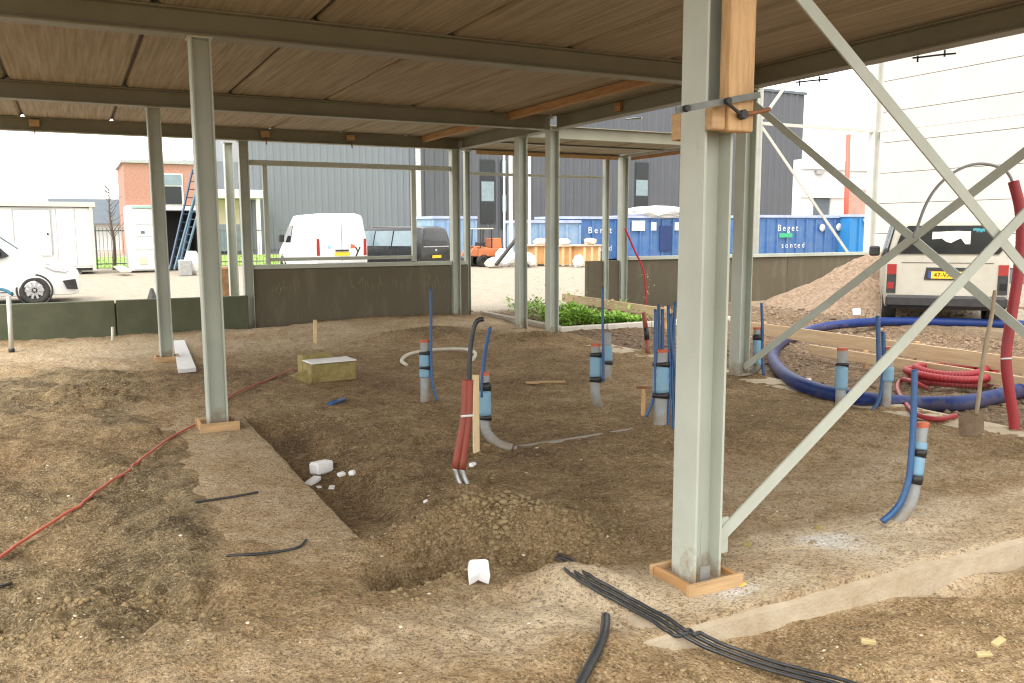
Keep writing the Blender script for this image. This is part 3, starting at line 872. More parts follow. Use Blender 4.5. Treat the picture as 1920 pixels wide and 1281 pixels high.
# taller bare frame beyond: corner posts, girts, thin braces
tf_ = empty('tall_frame', (11.5, 12.1, 0), 'taller bare pale steel frame with thin braces beyond the dark panel wall', 'steel frame')
def tcol(a, b, z1, bf):
    mb = MB(); mb.prism([(y_, x_) for x_, y_ in hprof(bf, bf, .012, .01)], z1, (a, b, 0)); return mb.build('column', STEEL_D, tf_)
tcol(11.50, 12.12, 6.2, .17); tcol(15.30, 12.12, 6.2, .19)
for p, q in (((11.6, 12.12, 4.0), (15.2, 12.12, 4.0)), ((15.3, 12.02, 4.0), (15.3, 1.5, 4.0)), ((11.6, 12.12, 6.1), (15.2, 12.12, 6.1))):
    mb = MB(); mb.bar(p, q, .07, .07); mb.build('girt', STEEL_D, tf_)
for p, q in (((11.6, 12.06, 3.9), (14.6, 12.06, .95)), ((11.6, 12.06, 4.1), (12.9, 12.06, 5.6))):
    mb = MB(); mb.bar(p, q, .02, .07); mb.build('brace', STEEL_D, tf_)

# ================================================================== things on the site
def one(mb, name, m, label, cat, group=None):
    return tag(mb.build(name, m), label, cat, group)
def formwork(a, b, z, half_a, half_b, ht, label):
    r = empty('formwork_frame', (a, b, z), label, 'formwork', 'timber frames round the column feet')
    t = .022
    for s_ in (-1, 1):
        mb = MB(); mb.bar((a-half_a-.02, b+s_*half_b, z+ht/2), (a+half_a+.02, b+s_*half_b, z+ht/2), t, ht, .003, upv=(0, 0, 1)); mb.build('plank', TIMBER_X, r)
        mb = MB(); mb.bar((a+s_*half_a, b-half_b+.013, z+ht/2), (a+s_*half_a, b+half_b-.013, z+ht/2), t, ht-.006, .003); mb.build('plank', TIMBER_Y, r)
    mb = MB(); mb.box((a, b, z+ht*.28), (2*half_a-.02, 2*half_b-.02, ht*.5)); mb.build('grout', STRIPM, r)
    return r
formwork(0, 0, -.005, .135, .135, .07, 'small timber frame round the foot of the near column')
formwork(-1.474, 4.27, 0, .135, .13, .075, 'small timber frame round the foot of the left column on the strip')
formwork(-1.474, 8.45, gz(-1.474, 8.45)-.02, .13, .12, .08, 'small timber frame round the foot of the column beside the white board')
# orange foam squeezed out under the near frame
mb = MB()
mb.lump((.15, -.135, .005), (.07, .04, .03), 3, .3, 2)
one(mb, 'foam_blob', mat('yellow_foam', (.85, .45, .06), .7, (.8, .38, .05), 20, .6), 'small blob of orange mounting foam at the near column foot', 'foam')

# timber post and clamped blocks on the near column
P0 = atB(1385, 100, -.125)
zb0 = float(atB(1368, 246, -.14)[2])
tp = empty('timber_post', (P0[0], -.125, zb0), 'short thick timber post clamped upright against the near column', 'timber post')
mb = MB(); mb.box((P0[0], -.120, (zb0+3.29)/2), (.135, .065, 3.29-zb0), None, .005); mb.build('post', TIMBER, tp)
zt_ = float(atB(1368, 197, -.14)[2]); zb_ = float(atB(1368, 246, -.14)[2])
xa, xb_ = float(atB(1330, 220, -.1)[0]), float(atB(1408, 220, -.15)[0])
mb = MB(); mb.box((P0[0]-.105, -.113, (zt_+zb_)/2+.003), (.07, .05, zt_-zb_), None, .004); mb.build('block', TIMBER_X, tp)
xc = float(atB(1268, 230, .135)[0])
bt = MB(); bt.box((xc+.12, .13, (zt_+zb_)/2-.01), (.25, .07, zt_-zb_+.01), None, .004)
one(bt, 'timber_block', TIMBER_X, 'short timber block clamped behind the near column at head height', 'timber block')
cl = empty('beam_clamp', (P0[0], -.2, zt_), 'grey steel clamp bar with bolt and rusty rod across the timber post', 'clamp')
p, q = atB(1268, 207, -.175), atB(1424, 178, -.175)
mb = MB(); mb.bar(p, q, .012, .026); mb.build('bar', mat('dark_galvanised', (.10, .11, .10), .5, (.2, .2, .18), 12, .7), cl)
for (x_, y_) in ((1285, 204), (1362, 190)):
    c_ = atB(x_, y_, -.185); mb = MB(); mb.cyl(c_, c_+A_((0, -.02, 0)), .014, 6); mb.build('nut', PLASTIC, cl)
mb = MB(); mb.tube([atB(1362, 192, -.185), atB(1388, 214, -.18), atB(1390, 218, -.15)], .008, 6, 4); mb.build('hook', PLASTIC, cl)
mb = MB(); mb.tube([atB(1386, 215, -.17), atB(1412, 212, -.17), atB(1443, 205, -.17)], .009, 8, 4); mb.build('rod', RUST, cl)
c_ = atB(1388, 216, -.16); mb = MB(); mb.cyl(c_, c_+A_((0, -.03, 0)), .020, 6); mb.build('nut', PLASTIC, cl)

# ---- pipe stubs standing out of the ground
def wob(pts, amt, seed):
    r = np.random.default_rng(seed)
    return [np.asarray(p)+r.normal(0, amt, 3)*(0 if i in (0, len(pts)-1) else 1) for i, p in enumerate(pts)]
def stub(base, top, rad, sleeves=(), tapes=(), label='', bend=None, capm=CAPRED, conduits=(), cr=.011, lean_dep=0.0, group='capped pipe stubs', capless=False, pipem=PVC):
    Pb = gt(*base); D = depth(Pb)
    Pt = at(top[0], top[1], D+lean_dep)
    r = empty('pipe_stub', Pb, label, 'pipe', group)
    axis_ = Pt-Pb; L = np.linalg.norm(axis_); ax = axis_/L
    yt, yb = top[1], base[1]
    def pt(y): return Pb+axis_*((yb-y)/(yb-yt))
    path = [Pb-ax*.12, Pb+ax*.05, Pb+axis_*.6, Pt]
    if bend:
        e = gt(*bend)
        path = [e+A_((0, 0, rad*.1)), e*.45+Pb*.55+A_((0, 0, rad*.9)), Pb+ax*.13, Pb+axis_*.6, Pt]
    mb = MB(); mb.tube(path, rad, 14, 8); pp = mb.build('pipe', pipem, r)
    for y0, y1 in sleeves:
        p0, p1 = pt(y0), pt(y1)
        seq = [p0+(p1-p0)*t for t in np.linspace(0, 1, 7)]
        rr = [1.12, 1.24, 1.19, 1.25, 1.2, 1.24, 1.13]
        mb = MB(); mb.tube(seq, rad, 14, straight=True, rfun=lambda i, n: rad*rr[i]); mb.build('foam_sleeve', FOAM, r)
    for y0, y1 in tapes:
        mb = MB(); mb.tube([pt(y0), (pt(y0)+pt(y1))/2+A_((.002, 0, .001)), pt(y1)], rad, 14, straight=True, rfun=lambda i, n: rad*(1.28, 1.33, 1.28)[i]); mb.build('tape', TAPE, r)
    if not capless:
        mb = MB(); mb.lathe(Pt, ax, [(-.018, rad*1.06), (.002, rad*1.1), (.006, rad*1.12), (.010, rad*.9), (.012, 0.001)], 14); mb.build('cap', capm, r)
    for i, c in enumerate(conduits):
        off = np.random.default_rng(i+3).uniform(-.02, .02)
        P = [at(x_, y_, D-.02+off) for x_, y_ in c]
        g0 = gt(*c[0]) if c[0][1] > base[1]-25 else None
        mb = MB(); mb.tube(P, cr, 8, 7); mb.build('conduit', CONDUIT, r)
    return r
stub((797, 752), (797, 639), .044, [(665, 688), (692, 708)], [(659, 666), (687, 693)], 'capped grey pipe stub with two foam sleeves beside the pale plastic pipe arc',
     conduits=[[(820, 752), (813, 728), (809, 700), (808, 640), (808, 590), (808, 541)]], cr=.014)
stub((911, 838), (909, 700), .036, [(733, 780)], [(717, 733), (779, 788)], 'capped grey pipe stub with foam sleeve and bend beside the pale stake', bend=(960, 842),
     conduits=[[(903, 745), (904, 697), (909, 655), (917, 615)], [(907, 745), (908, 697), (912, 655), (920, 613)]], cr=.010)
stub((1116, 762), (1117, 646), .043, [(669, 708)], [(661, 670), (706, 717)], 'front one of two capped pipe stubs with a tall thin blue conduit', bend=(1124, 764),
     conduits=[[(1131, 716), (1131, 660), (1130, 590), (1130, 538)]], cr=.013)
stub((1139, 716), (1138, 626), .045, [(648, 678)], [(677, 684)], 'rear one of two capped pipe stubs, half behind the other', capm=PVC)
stub((1238, 806), (1240, 657), .056, [(686, 738)], [(679, 688), (736, 747)], 'thick capped pipe stub with foam sleeve and a bundle of blue conduits',
     conduits=[[(1230, 740), (1229, 690), (1229, 630), (1229, 580)], [(1236, 720), (1236, 660), (1235, 571)], [(1246, 740), (1243, 660), (1242, 580)],
               [(1252, 812), (1254, 770), (1256, 720), (1255, 650), (1253, 573)], [(1262, 815), (1263, 770), (1261, 720), (1262, 650), (1266, 566)], [(1268, 790), (1267, 700), (1259, 640), (1258, 588)], [(1211, 782), (1219, 764), (1226, 742), (1228, 715)]], cr=.013)
stub((1421, 708), (1420, 615), .042, [(637, 665), (669, 684)], [(627, 638), (664, 670)], 'capped pipe stub with forked foot beside the braced column', bend=(1394, 700),
     conduits=[[(1432, 705), (1429, 665), (1430, 630), (1428, 568)]], cr=.016)
stub((1575, 770), (1580, 654), .044, [(687, 731)], [(680, 687)], 'capped pipe stub with foam sleeve standing in front of the navy duct')
stub((1660, 768), (1667, 652), .044, [(688, 716)], [], 'capped pipe stub behind the long brace with two bent blue conduits',
     conduits=[[(1648, 700), (1647, 650), (1646, 592)], [(1618, 779), (1634, 772), (1650, 745), (1656, 700), (1657, 660), (1656, 622)]], cr=.020)
stub((1704, 978), (1730, 795), .031, [(829, 842), (856, 891)], [(842, 856), (890, 907)], 'nearest capped pipe stub with a curved elbow and blue conduit at the right', bend=(1668, 984),
     conduits=[[(1654, 978), (1674, 961), (1691, 937), (1704, 897), (1709, 846), (1712, 800), (1714, 745), (1715, 693)]], cr=.017)
# half buried pipe running on from the bend
P = [gt(x_, y_) for x_, y_ in ((960, 842), (985, 836), (1060, 824), (1130, 812), (1200, 800))]
mb = MB(); mb.tube([p+A_((0, 0, -.006-.006*i)) for i, p in enumerate(P)], .026, 10, 6)
one(mb, 'buried_pipe', PVC, 'thin grey pipe half buried in the soil behind the pale stake', 'pipe')

# red-brown conduits with a black cable
Pb = gt(866, 908); D = depth(Pb)
r = empty('conduit_bundle', Pb, 'red-brown conduit bundle with a black cable rising from its top', 'conduit')
for c in ([(873, 712), (872, 745), (869, 790), (853, 878)], [(881, 712), (880, 745), (878, 790), (866, 880)]):
    mb = MB(); mb.tube([at(x_, y_, D) for x_, y_ in c], .024, 10, 6); cc = mb.build('conduit', REDPVC, r)
    mb = MB(); e = at(*c[-1], D); mb.tube([e, at(c[-1][0]+5, 896, D), at(c[-1][0]+16, 917, D-.02)], .015, 8, 5); mb.build('cable_end', GALV, r)
mb = MB(); mb.tube([at(879, 720, D), at(881, 667, D), at(886, 625, D), at(894, 603, D), at(907, 598, D)], .016, 8, 6); mb.build('cable', CABLE, r)
mb = MB(); mb.tube([at(864, 781, D-.03), at(888, 779, D-.03)], .008, 6, 3); mb.build('tie', WHITE, r)
mb = MB(); mb.bar(gt(893, 850)+A_((0, 0, -.03)), at(892, 703, depth(gt(893, 850))), .048, .022, .003, upv=(0, 1, 0))
one(mb, 'stake', PALEWOOD, 'pale sawn stake between the red conduits and the bent pipe', 'stake')
Pb = gt(1213, 664); D = depth(Pb)
r = empty('conduit_stub', Pb, 'red-brown conduit stub with black sleeve near the planter kerb', 'conduit')
mb = MB(); mb.tube([at(1215, 668, D), at(1213, 635, D)], .030, 10, 4); mb.build('conduit', REDPVC, r)
mb = MB(); mb.tube([at(1213, 637, D), at(1211, 615, D)], .034, 10, 4); mb.build('sleeve', TAPE, r)
mb = MB(); mb.tube([at(1211, 617, D), at(1207, 586, D)], .030, 10, 4); mb.build('top_piece', REDPVC, r)
Pb = gt(1206, 780); D = depth(Pb)
r = empty('wooden_peg', Pb, 'short wooden peg with a crossbar beside the thick pipe stub', 'peg')
mb = MB(); mb.bar(Pb-A_((0, 0, .03)), at(1206, 729, D), .03, .03, .003); mb.build('peg', TIMBER, r)
mb = MB(); mb.bar(at(1193, 726, D), at(1221, 728, D), .025, .022, .003); mb.build('crossbar', RUST, r)

# navy duct loop, red coil, red hose
rd = .074
pth = [(1992, 712), (1920, 731), (1858, 746), (1802, 756), (1717, 757), (1633, 751), (1582, 743), (1537, 733), (1492, 716), (1462, 694), (1449, 668), (1462, 644), (1492, 630), (1530, 616), (1590, 607), (1680, 603), (1800, 605), (1960, 611)]
mb = MB(); mb.tube([gt(x_, y_, rd*.8) for x_, y_ in pth], rd, 16, 8)
one(mb, 'plastic_duct', DUCT, 'thick navy plastic duct lying in a wide loop near the van', 'duct')
c0 = gt(1783, 722)
pts = []
for k in range(4*22+1):
    t = k/22*2*math.pi
    lp = k/22
    rr = .43-.05*(lp % 2)-.02*math.sin(lp*2.1)
    pts.append(c0+A_((rr*math.cos(t)*1.06+.006*math.sin(lp*5), rr*math.sin(t)+.01*math.cos(lp*3), .045+.036*lp+.012*math.sin(2*t+lp))))
mb = MB(); P = smooth_path(pts, 14); mb.tube(P, .04, 8, straight=True, rfun=lambda i, n: .039+.0026*(1 if (i//2) % 2 else -1))
rc = empty('hose_coil', c0, 'coil of red corrugated conduit lying inside the navy duct loop', 'hose')
mb.build('coil', REDHOSE, rc)
mb = MB(); mb.tube([gt(1738, 728, .05), gt(1712, 716, .12), gt(1692, 712, .10), gt(1683, 725, .04), gt(1690, 745, .03), gt(1712, 772, .03), gt(1750, 786, .03), gt(1792, 780, .03)], .024, 8, 8); mb.build('tail', REDHOSE, rc)
Pb = gt(1902, 804); D = depth(Pb)
r = empty('upright_hose', Pb, 'red flexible conduit rising out of the ground with a grey cable arching from its top', 'hose')
P = smooth_path([at(x_, y_, D) for x_, y_ in ((1903, 812), (1900, 780), (1893, 735), (1887, 690), (1888, 650), (1897, 590), (1908, 520), (1915, 450), (1912, 390), (1900, 340))], 16)
mb = MB(); mb.tube(P, .05, 10, straight=True, rfun=lambda i, n: .041+.002*(i % 2)); mb.build('hose', REDHOSE, r)
mb = MB(); mb.tube([at(x_, y_, D) for x_, y_ in ((1903, 352), (1888, 323), (1857, 309), (1822, 309), (1786, 325), (1756, 352), (1735, 386), (1718, 432), (1712, 445))], .012, 8, 7); mb.build('cable', PVC, r)
mb = MB(); mb.tube([at(1877, 673, D-.05), at(1897, 672, D-.05)], .007, 6, 3); mb.build('tie', WHITE, r)
# shovel leaning
Pb = gt(1821, 818); D = depth(Pb)
r = empty('shovel', Pb, 'long-handled shovel with a muddy blade standing by the red hose', 'shovel')
mb = MB(); mb.tube([at(1866, 545, D+.1), at(1858, 600, D+.08), at(1845, 664, D+.05), at(1831, 778, D)], .016, 8, 6); mb.build('handle', mat('grey_wood', (.36, .29, .2), .8, (.25, .19, .12), 8, .8, stretch=(4, 4, .4)), r)
bl = []
for v in range(7):
    for u in range(7):
        xx = 1797+48*u/6; yy = 775+43*v/6+(4 if abs(u-3) == 3 and v in (0,) else 0)+(-(abs(u-3)**2)*.9 if v == 6 else 0)
        bl.append(at(xx, yy, D-.05*(v/6)+.03*((u-3)/3)**2))
fc = [(v*7+u, v*7+u+1, (v+1)*7+u+1, (v+1)*7+u) for v in range(6) for u in range(6)]
nb_ = [p+ray(1821, 800)*.008 for p in bl]
fc2 = [tuple(49+i for i in f)[::-1] for f in fc]
rim = [i for i in range(7)]+[7*j+6 for j in range(1, 7)]+[42+i for i in range(5, -1, -1)]+[7*j for j in range(5, 0, -1)]
fc3 = [(rim[i], rim[(i+1) % 24], 49+rim[(i+1) % 24], 49+rim[i]) for i in range(24)]
mb = MB(); mb.add(bl+nb_, fc+fc2+fc3, False); mb.build('blade', mat('muddy_steel', (.13, .085, .05), .85, (.2, .14, .09), 12, .8, .4, 50), r)

# profile boards on stakes
def board(p, q, ht, th, label, stakes=()):
    r = empty('profile_board', p, label, 'board', 'boards set on edge beyond the building')
    mb = MB(); mb.bar(p, q, th, ht, .004); mb.build('board', mat('weathered_board', (.52, .38, .235), .8, (.36, .25, .15), 4, .8, .3, 40, stretch=(5, .4, 5)), r)
    for t in stakes:
        s_ = np.asarray(p)+(np.asarray(q)-np.asarray(p))*t
        mb = MB(); mb.bar((s_[0]+th/2+.025, s_[1], gz(s_[0]+.05, s_[1])-.06), (s_[0]+th/2+.025, s_[1], s_[2]+ht/2+.02), .045, .045, .003); mb.build('stake', TIMBER, r)
    return r
board((6.68, 12.55, .215), (6.42, 8.55, .215), .17, .03, 'long board on edge above the green weeds', (.05, .5, .95))
board((6.24, 6.75, .20), (6.22, 1.2, .20), .17, .03, 'long board on edge crossing behind the navy duct', (.1, .55, .9))
board((6.02, 5.1, .06), (6.0, .8, .06), .13, .03, 'lower muddy board lying in front of the longer one by the duct', (.2, .8))
# planter with weeds
pl = empty('planter', (4.4, 9, 0), 'pale kerb edging round the bed of green weeds', 'planter')
for i in range(3):
    b0 = 8.98+i*.95
    mb = MB(); mb.box((4.50, b0+.47, -.01), (.12, .93, .18), None, .012); mb.build('kerbstone', CONC, pl)
for i in range(4):
    a0 = 4.46+i*.9
    mb = MB(); mb.box((a0+.45, 8.90, -.02), (.885, .11, .17), None, .012); mb.build('kerbstone', PALECONC, pl)
def leaves(name, n, region, hmax, smin, smax, m, label, seed=1, kind='stuff', par=None):
    r = np.random.default_rng(seed)
    V, F = [], []
    for i in range(n):
        a, b, z = region(r)
        s_ = r.uniform(smin, smax); yaw = r.random()*6.28; pit_ = r.uniform(-.5, .9)
        d = A_((math.cos(yaw)*math.cos(pit_), math.sin(yaw)*math.cos(pit_), math.sin(pit_)))
        sd = A_((-math.sin(yaw), math.cos(yaw), 0)); up_ = np.cross(d, sd)
        p = A_((a, b, z)); k = len(V)
        V += [p, p+d*s_*.5+sd*s_*.28+up_*s_*.06, p+d*s_, p+d*s_*.5-sd*s_*.28+up_*s_*.06]
        F += [(k, k+1, k+2), (k, k+2, k+3)]
    mb = MB(); mb.add(V, F, False)
    me_ = bpy.data.meshes.new(name); me_.from_pydata([tuple(map(float, v)) for v in V], [], F); me_.materials.append(m); me_.update()
    o = bpy.data.objects.new(name, me_); COL.objects.link(o)
    return tag(o, label, kind=kind)
def bed(r):
    a, b = r.uniform(4.60, 6.35), r.uniform(9.00, 11.3)
    if r.random() < .55: b = 9.02+(b-9.02)*.35
    hh = .30+.05*math.sin(a*3.1+b*1.7)+.06*math.sin(a*7.3-b*5.1)
    hh *= 1-.58*float(ss(5.0, 5.6, a))
    if r.random() < .02: hh += .25
    return a, b, .01+hh*r.random()**.6
leaves('weeds', 7000, bed, .4, .04, .10, LEAF, 'bushy green weeds filling the kerbed bed')
def bed2(r):
    t = [(4.9, 10.6), (5.3, 11.0), (6.0, 10.2), (8.0, 11.4), (5.5, 10.4)][r.integers(5)]
    return t[0]+r.normal(0, .12), t[1]+r.normal(0, .12), .15+.6*r.random()
leaves('tall_weeds', 110, bed2, .8, .03, .07, mat('leaf_dry', (.28, .32, .08), .7, (.4, .36, .12), 5, .9), 'taller yellowish weeds sticking up behind the bed')

# mineral wool block with white sheet, wedge
Pb = gt(628, 716)
r = empty('insulation_block', Pb, 'yellow mineral wool block with a white facing on top', 'insulation')
u_ = (gt(672, 712)-gt(586, 718)); u_[2] = 0; u_ /= np.linalg.norm(u_)
v_ = A_((-u_[1], u_[0], 0))
Mx = np.stack([u_, v_, A_((0, 0, 1))], 1)
mb = MB(); mb.box(Pb+v_*.14+A_((0, 0, .10)), (.50, .28, .20), Mx, .012); mb.build('wool', WOOL, r)
mb = MB(); mb.box(Pb+v_*.14+A_((0, 0, .214)), (.50, .29, .014), Mx, .003); mb.build('facing', STYRO, r)
c_ = gt(585, 722)
mb = MB(); mb.prism([(0, 0), (-.05, .17), (-.21, .12)], .07, c_+A_((0, 0, -.01)), u_, (0, 0, 1), v_)
one(mb, 'wool_wedge', WOOL, 'cut wedge of yellow mineral wool leaning on the block', 'insulation')
mb = MB(); mb.box(Pb+v_*.40-u_*.06+A_((0, 0, .13)), (.36, .16, .26), Mx, .015)
one(mb, 'wool_offcut', WOOL, 'mineral wool offcut standing behind the white-faced block', 'insulation')
# white board by the column, small stakes, offcuts
q4 = [gt(326, 645), gt(346, 644), gt(368, 698), gt(334, 701)]
mb = MB()
V = [p+A_((0, 0, .005)) for p in q4]+[p+A_((0, 0, .05)) for p in q4]
mb.add(V, [(3, 2, 1, 0), (4, 5, 6, 7)]+[(i, (i+1) % 4, 4+(i+1) % 4, 4+i) for i in range(4)])
one(mb, 'white_board', STYRO, 'white foam board lying beside the foot of the rear left column', 'board')
b_ = gt(591, 644); mb = MB(); mb.bar(b_-A_((0, 0, .05)), at(591, 600, depth(b_)), .05, .03, .003, upv=(0, 1, 0)); one(mb, 'stake', PALEWOOD, 'pale stake standing alone before the dark panel wall', 'stake')
mb = MB(); mb.bar(gt(986, 718, .015), gt(1060, 716, .015), .06, .02, .002); one(mb, 'plank_offcut', TIMBER_X, 'short brown plank lying on the soil in mid-site', 'plank')
mb = MB(); mb.tube([gt(618, 757, .02), gt(645, 749, .02)], .022, 8, 4); one(mb, 'conduit_offcut', CONDUIT, 'short blue conduit offcut lying on the soil before the wool block', 'conduit')
mb = MB(); mb.tube([gt(763, 685, .01), gt(753, 676, .04), gt(765, 665, .05), gt(790, 659, .05), gt(829, 655, .05), gt(872, 655, .05), gt(891, 662, .05), gt(887, 674, .02)], .022, 8, 8)
one(mb, 'plastic_pipe', mat('cream_pvc', (.58, .55, .47), .5, (.5, .45, .36), 8, .7), 'pale bent plastic pipe lying in an arc on the soil', 'pipe')
CHIPM = mat('wool_chip', (.42, .34, .17), .95, (.32, .25, .12), 14, .9)
# white polystyrene pieces
def piece(px, py, d, rz, label, seed, m=STYRO, zoff=.0):
    p = gt(px, py); mb = MB()
    mb.box(p+A_((0, 0, d[2]/2+zoff-.006)), d, rotm(random.uniform(-.15, .15), random.uniform(-.15, .15), rz), min(d)*.15)
    return one(mb, 'foam_piece', m, label, 'foam piece', 'white foam scraps on the soil')
piece(603, 886, (.15, .11, .09), .4, 'white foam block in the trench beside the foundation strip', 1)
piece(586, 905, (.17, .06, .03), .9, 'flat white foam sliver next to the block in the trench', 2)
piece(640, 891, (.05, .04, .025), .2, 'small white foam crumb right of the block in the trench', 3)
piece(660, 889, (.04, .038, .03), .9, 'smallest white foam crumb furthest from the trench edge', 4)
piece(622, 915, (.07, .04, .015), 1.2, 'white foam crumb lowest in the trench', 5)
piece(598, 914, (.03, .03, .015), .2, 'white foam crumb tucked under the flat sliver', 15)
piece(798, 942, (.028, .016, .02), .5, 'tiny white foam scrap left of the spoil heap', 6)
piece(886, 873, (.055, .03, .025), .6, 'white rounded scrap at the foot of the pale stake', 7)
p = gt(898, 1098)
mb = MB(); mb.prism([(-.045, 0), (-.022, .012), (0, .028), (.022, .012), (.045, 0), (.045, .10), (.03, .108), (-.03, .108), (-.045, .10)], .045, p+A_((0, 0, .004)), rotm(0, 0, -.35)[:, 0], rotm(0, 0, -.35)[:, 1]*.92+A_((0, 0, .42)), A_((0, -.35, .93)))
one(mb, 'foam_spacer', STYRO, 'notched white foam spacer at the foot of the spoil heap', 'foam piece')
piece(1402, 1022, (.05, .03, .02), .5, 'yellowish chip on the soil right of the near column', 8, WOOL)
piece(1537, 992, (.035, .03, .025), .2, 'yellowish chip left of the nearest pipe stub', 9, WOOL)
piece(1628, 1205, (.06, .025, .02), 2.4, 'yellow chip in the sand below the kerb', 10, CHIPM)
piece(1872, 1206, (.07, .03, .02), .1, 'yellow chip in the sand at the right edge', 11, CHIPM)
piece(1845, 1230, (.06, .03, .02), 2.5, 'yellow chip lowest at the right edge', 12, CHIPM)
piece(1512, 720, (.14, .10, .06), .7, 'pale stone lying beside the navy duct bend', 13, PALECONC)
piece(1605, 611, (.12, .10, .12), .3, 'small white block on the long board by the duct', 14, STYRO, .18)
# hoses and cables on the ground
def drape(pxs, r_, n=9, zs=0.0):               # a line lying on the ground, never under it
    px_ = smooth_path([(x_, y_, 0) for x_, y_ in pxs], n)
    zz = np.full(len(px_), zs)
    for it in range(4):
        q_ = [gp(p_[0], p_[1], zz[k]) for k, p_ in enumerate(px_)]
        a_, b_ = np.array([p_[0] for p_ in q_]), np.array([p_[1] for p_ in q_])
        z_ = np.max([ground_z(a_+da, b_+db) for da, db in ((0, 0), (.02, 0), (-.02, 0), (0, .02), (0, -.02))], axis=0)
        z_ = np.maximum(z_, np.where((b_ > -.37) & (b_ < .33) & (a_ > -.72), .004, -9))
        z_ = np.maximum(z_, np.where((b_ > 1.02) & (b_ < 4.72) & (a_ > -1.92) & (a_ < -1.2), .010, -9))
        for w_ in (9, 15):
            zp = np.pad(z_, w_//2, mode='edge')
            z_ = np.maximum(z_, np.convolve(zp, np.ones(w_)/w_, 'valid'))
        zz = .5*zz+.5*(z_+r_*.75) if it < 3 else np.maximum(zz, z_+r_*.6)
    z_ = np.convolve(np.pad(zz, 5, mode='edge'), np.ones(11)/11, 'valid')+.004
    return [A_((a_[i], b_[i], z_[i])) for i in range(len(a_))]
def ground_line(pxs, r_, m, name, label, cat, dz=None, n=10, flat_z=None, dense=False):
    if dense:
        mb = MB(); mb.tube(drape(pxs, r_), r_, 8, 3)
        return one(mb, name, m, label, cat)
    mb = MB(); mb.tube([gt(x_, y_, r_*.7 if dz is None else dz) if flat_z is None else gp(x_, y_, max(flat_z, gz(*gp(x_, y_)[:2])+.008)) for x_, y_ in pxs], r_, 8, 3 if dense else n)
    return one(mb, name, m, label, cat)
ground_line([(-30, 1062), (0, 1045), (65, 1003), (130, 960), (190, 918), (250, 875), (320, 822), (378, 790), (430, 745), (480, 722), (520, 706), (552, 692)], .0085, mat('red_hose_faded', (.48, .10, .06), .55, (.4, .12, .08), 10, .7), 'red_hose', 'thin red hose running across the soil past the left column', 'hose', .014, dense=True)
for k, dx, dy, lb in ((0, 0, 0, 'uppermost'), (1, -2, 9, 'middle'), (2, -5, 17, 'lowest')):
    P = drape([(x_+dx, y_+dy) for x_, y_ in ((1046, 1040), (1062, 1052), (1100, 1078), (1150, 1106), (1190, 1128), (1260, 1166), (1340, 1205), (1440, 1240), (1560, 1272), (1680, 1300))], .008, 9, .03)
    mb = MB(); mb.tube(P, .008, 8, 3)
    one(mb, 'black_cable', CABLE, lb+' of three black cables running from the spoil heap over the kerb', 'cable', 'cables from the spoil heap')
ground_line([(1136, 1160), (1134, 1185), (1124, 1213), (1108, 1245), (1082, 1295)], .019, CABLE, 'black_cable', 'thick black cable end curving out of the sand at the bottom edge', 'cable', .016, dense=True)
ground_line([(366, 942), (400, 937), (440, 931), (484, 923)], .007, CABLE, 'black_cable', 'thin dark cable piece lying across the strip nearer the left column', 'cable', flat_z=.014)
ground_line([(425, 1042), (480, 1039), (530, 1033), (560, 1026), (574, 1012)], .007, CABLE, 'black_cable', 'thin dark cable piece with a bent end lying across the strip', 'cable', flat_z=.014)
ground_line([(-20, 1108), (0, 1100), (20, 1094)], .008, CABLE, 'black_cable', 'dark cable end at the left edge of the view', 'cable', .01)
# trestle at the left edge
Pb = gt(22, 660); D = depth(Pb)
r = empty('trestle', Pb, 'pale tubular trestle with a blue clamp at the left edge', 'trestle')
mb = MB(); mb.tube([Pb+A_((0, 0, .03)), at(16, 556, D)], .030, 10, 4); lg = mb.build('leg', STEEL_D, r)
mb = MB(); mb.tube([Pb+A_((0, 0, -.01)), Pb+A_((0, 0, .045))], .038, 10, 3); mb.build('foot', PLASTIC, lg)
Pc = gt(-14, 650); mb = MB(); mb.tube([Pc, at(-8, 545, depth(Pc))], .030, 10, 4); mb.build('leg', STEEL_D, r)
mb = MB(); mb.tube([at(-40, 540, D), at(5, 543, D), at(24, 553, D)], .022, 8, 4); mb.build('clamp', mat('teal_plastic', (.03, .16, .26), .5), r)
mb = MB(); mb.box(at(-24, 498, D), (.05, .35, .32)); mb.build('board', ORANGE, r)
b_ = gt(211, 640); mb = MB(); mb.tube([b_-A_((0, 0, .05)), at(211, 613, depth(b_))], .022, 8, 4); one(mb, 'marker_pipe', mat('cream_pvc', (.58, .55, .47)), 'small pale pipe end standing before the dark green wall', 'pipe')
# barrier rope and prop before the right-hand panel wall
mb = MB(); mb.tube([atB(x_, y_, 11.5) for x_, y_ in ((1172, 428), (1190, 470), (1206, 505), (1211, 545), (1209, 590))], .022, 6, 8)
one(mb, 'red_rope', GLV, 'red rope hanging from the link post in front of the dark wall', 'rope')
p_ = gt(1178, 560); mb = MB(); mb.bar(A_((p_[0], 11.35, 0)), atB(1296, 412, 11.6), .06, .06, .004); one(mb, 'steel_prop', STEEL_D, 'slanting pale steel prop leaning before the dark wall behind the near column', 'prop')

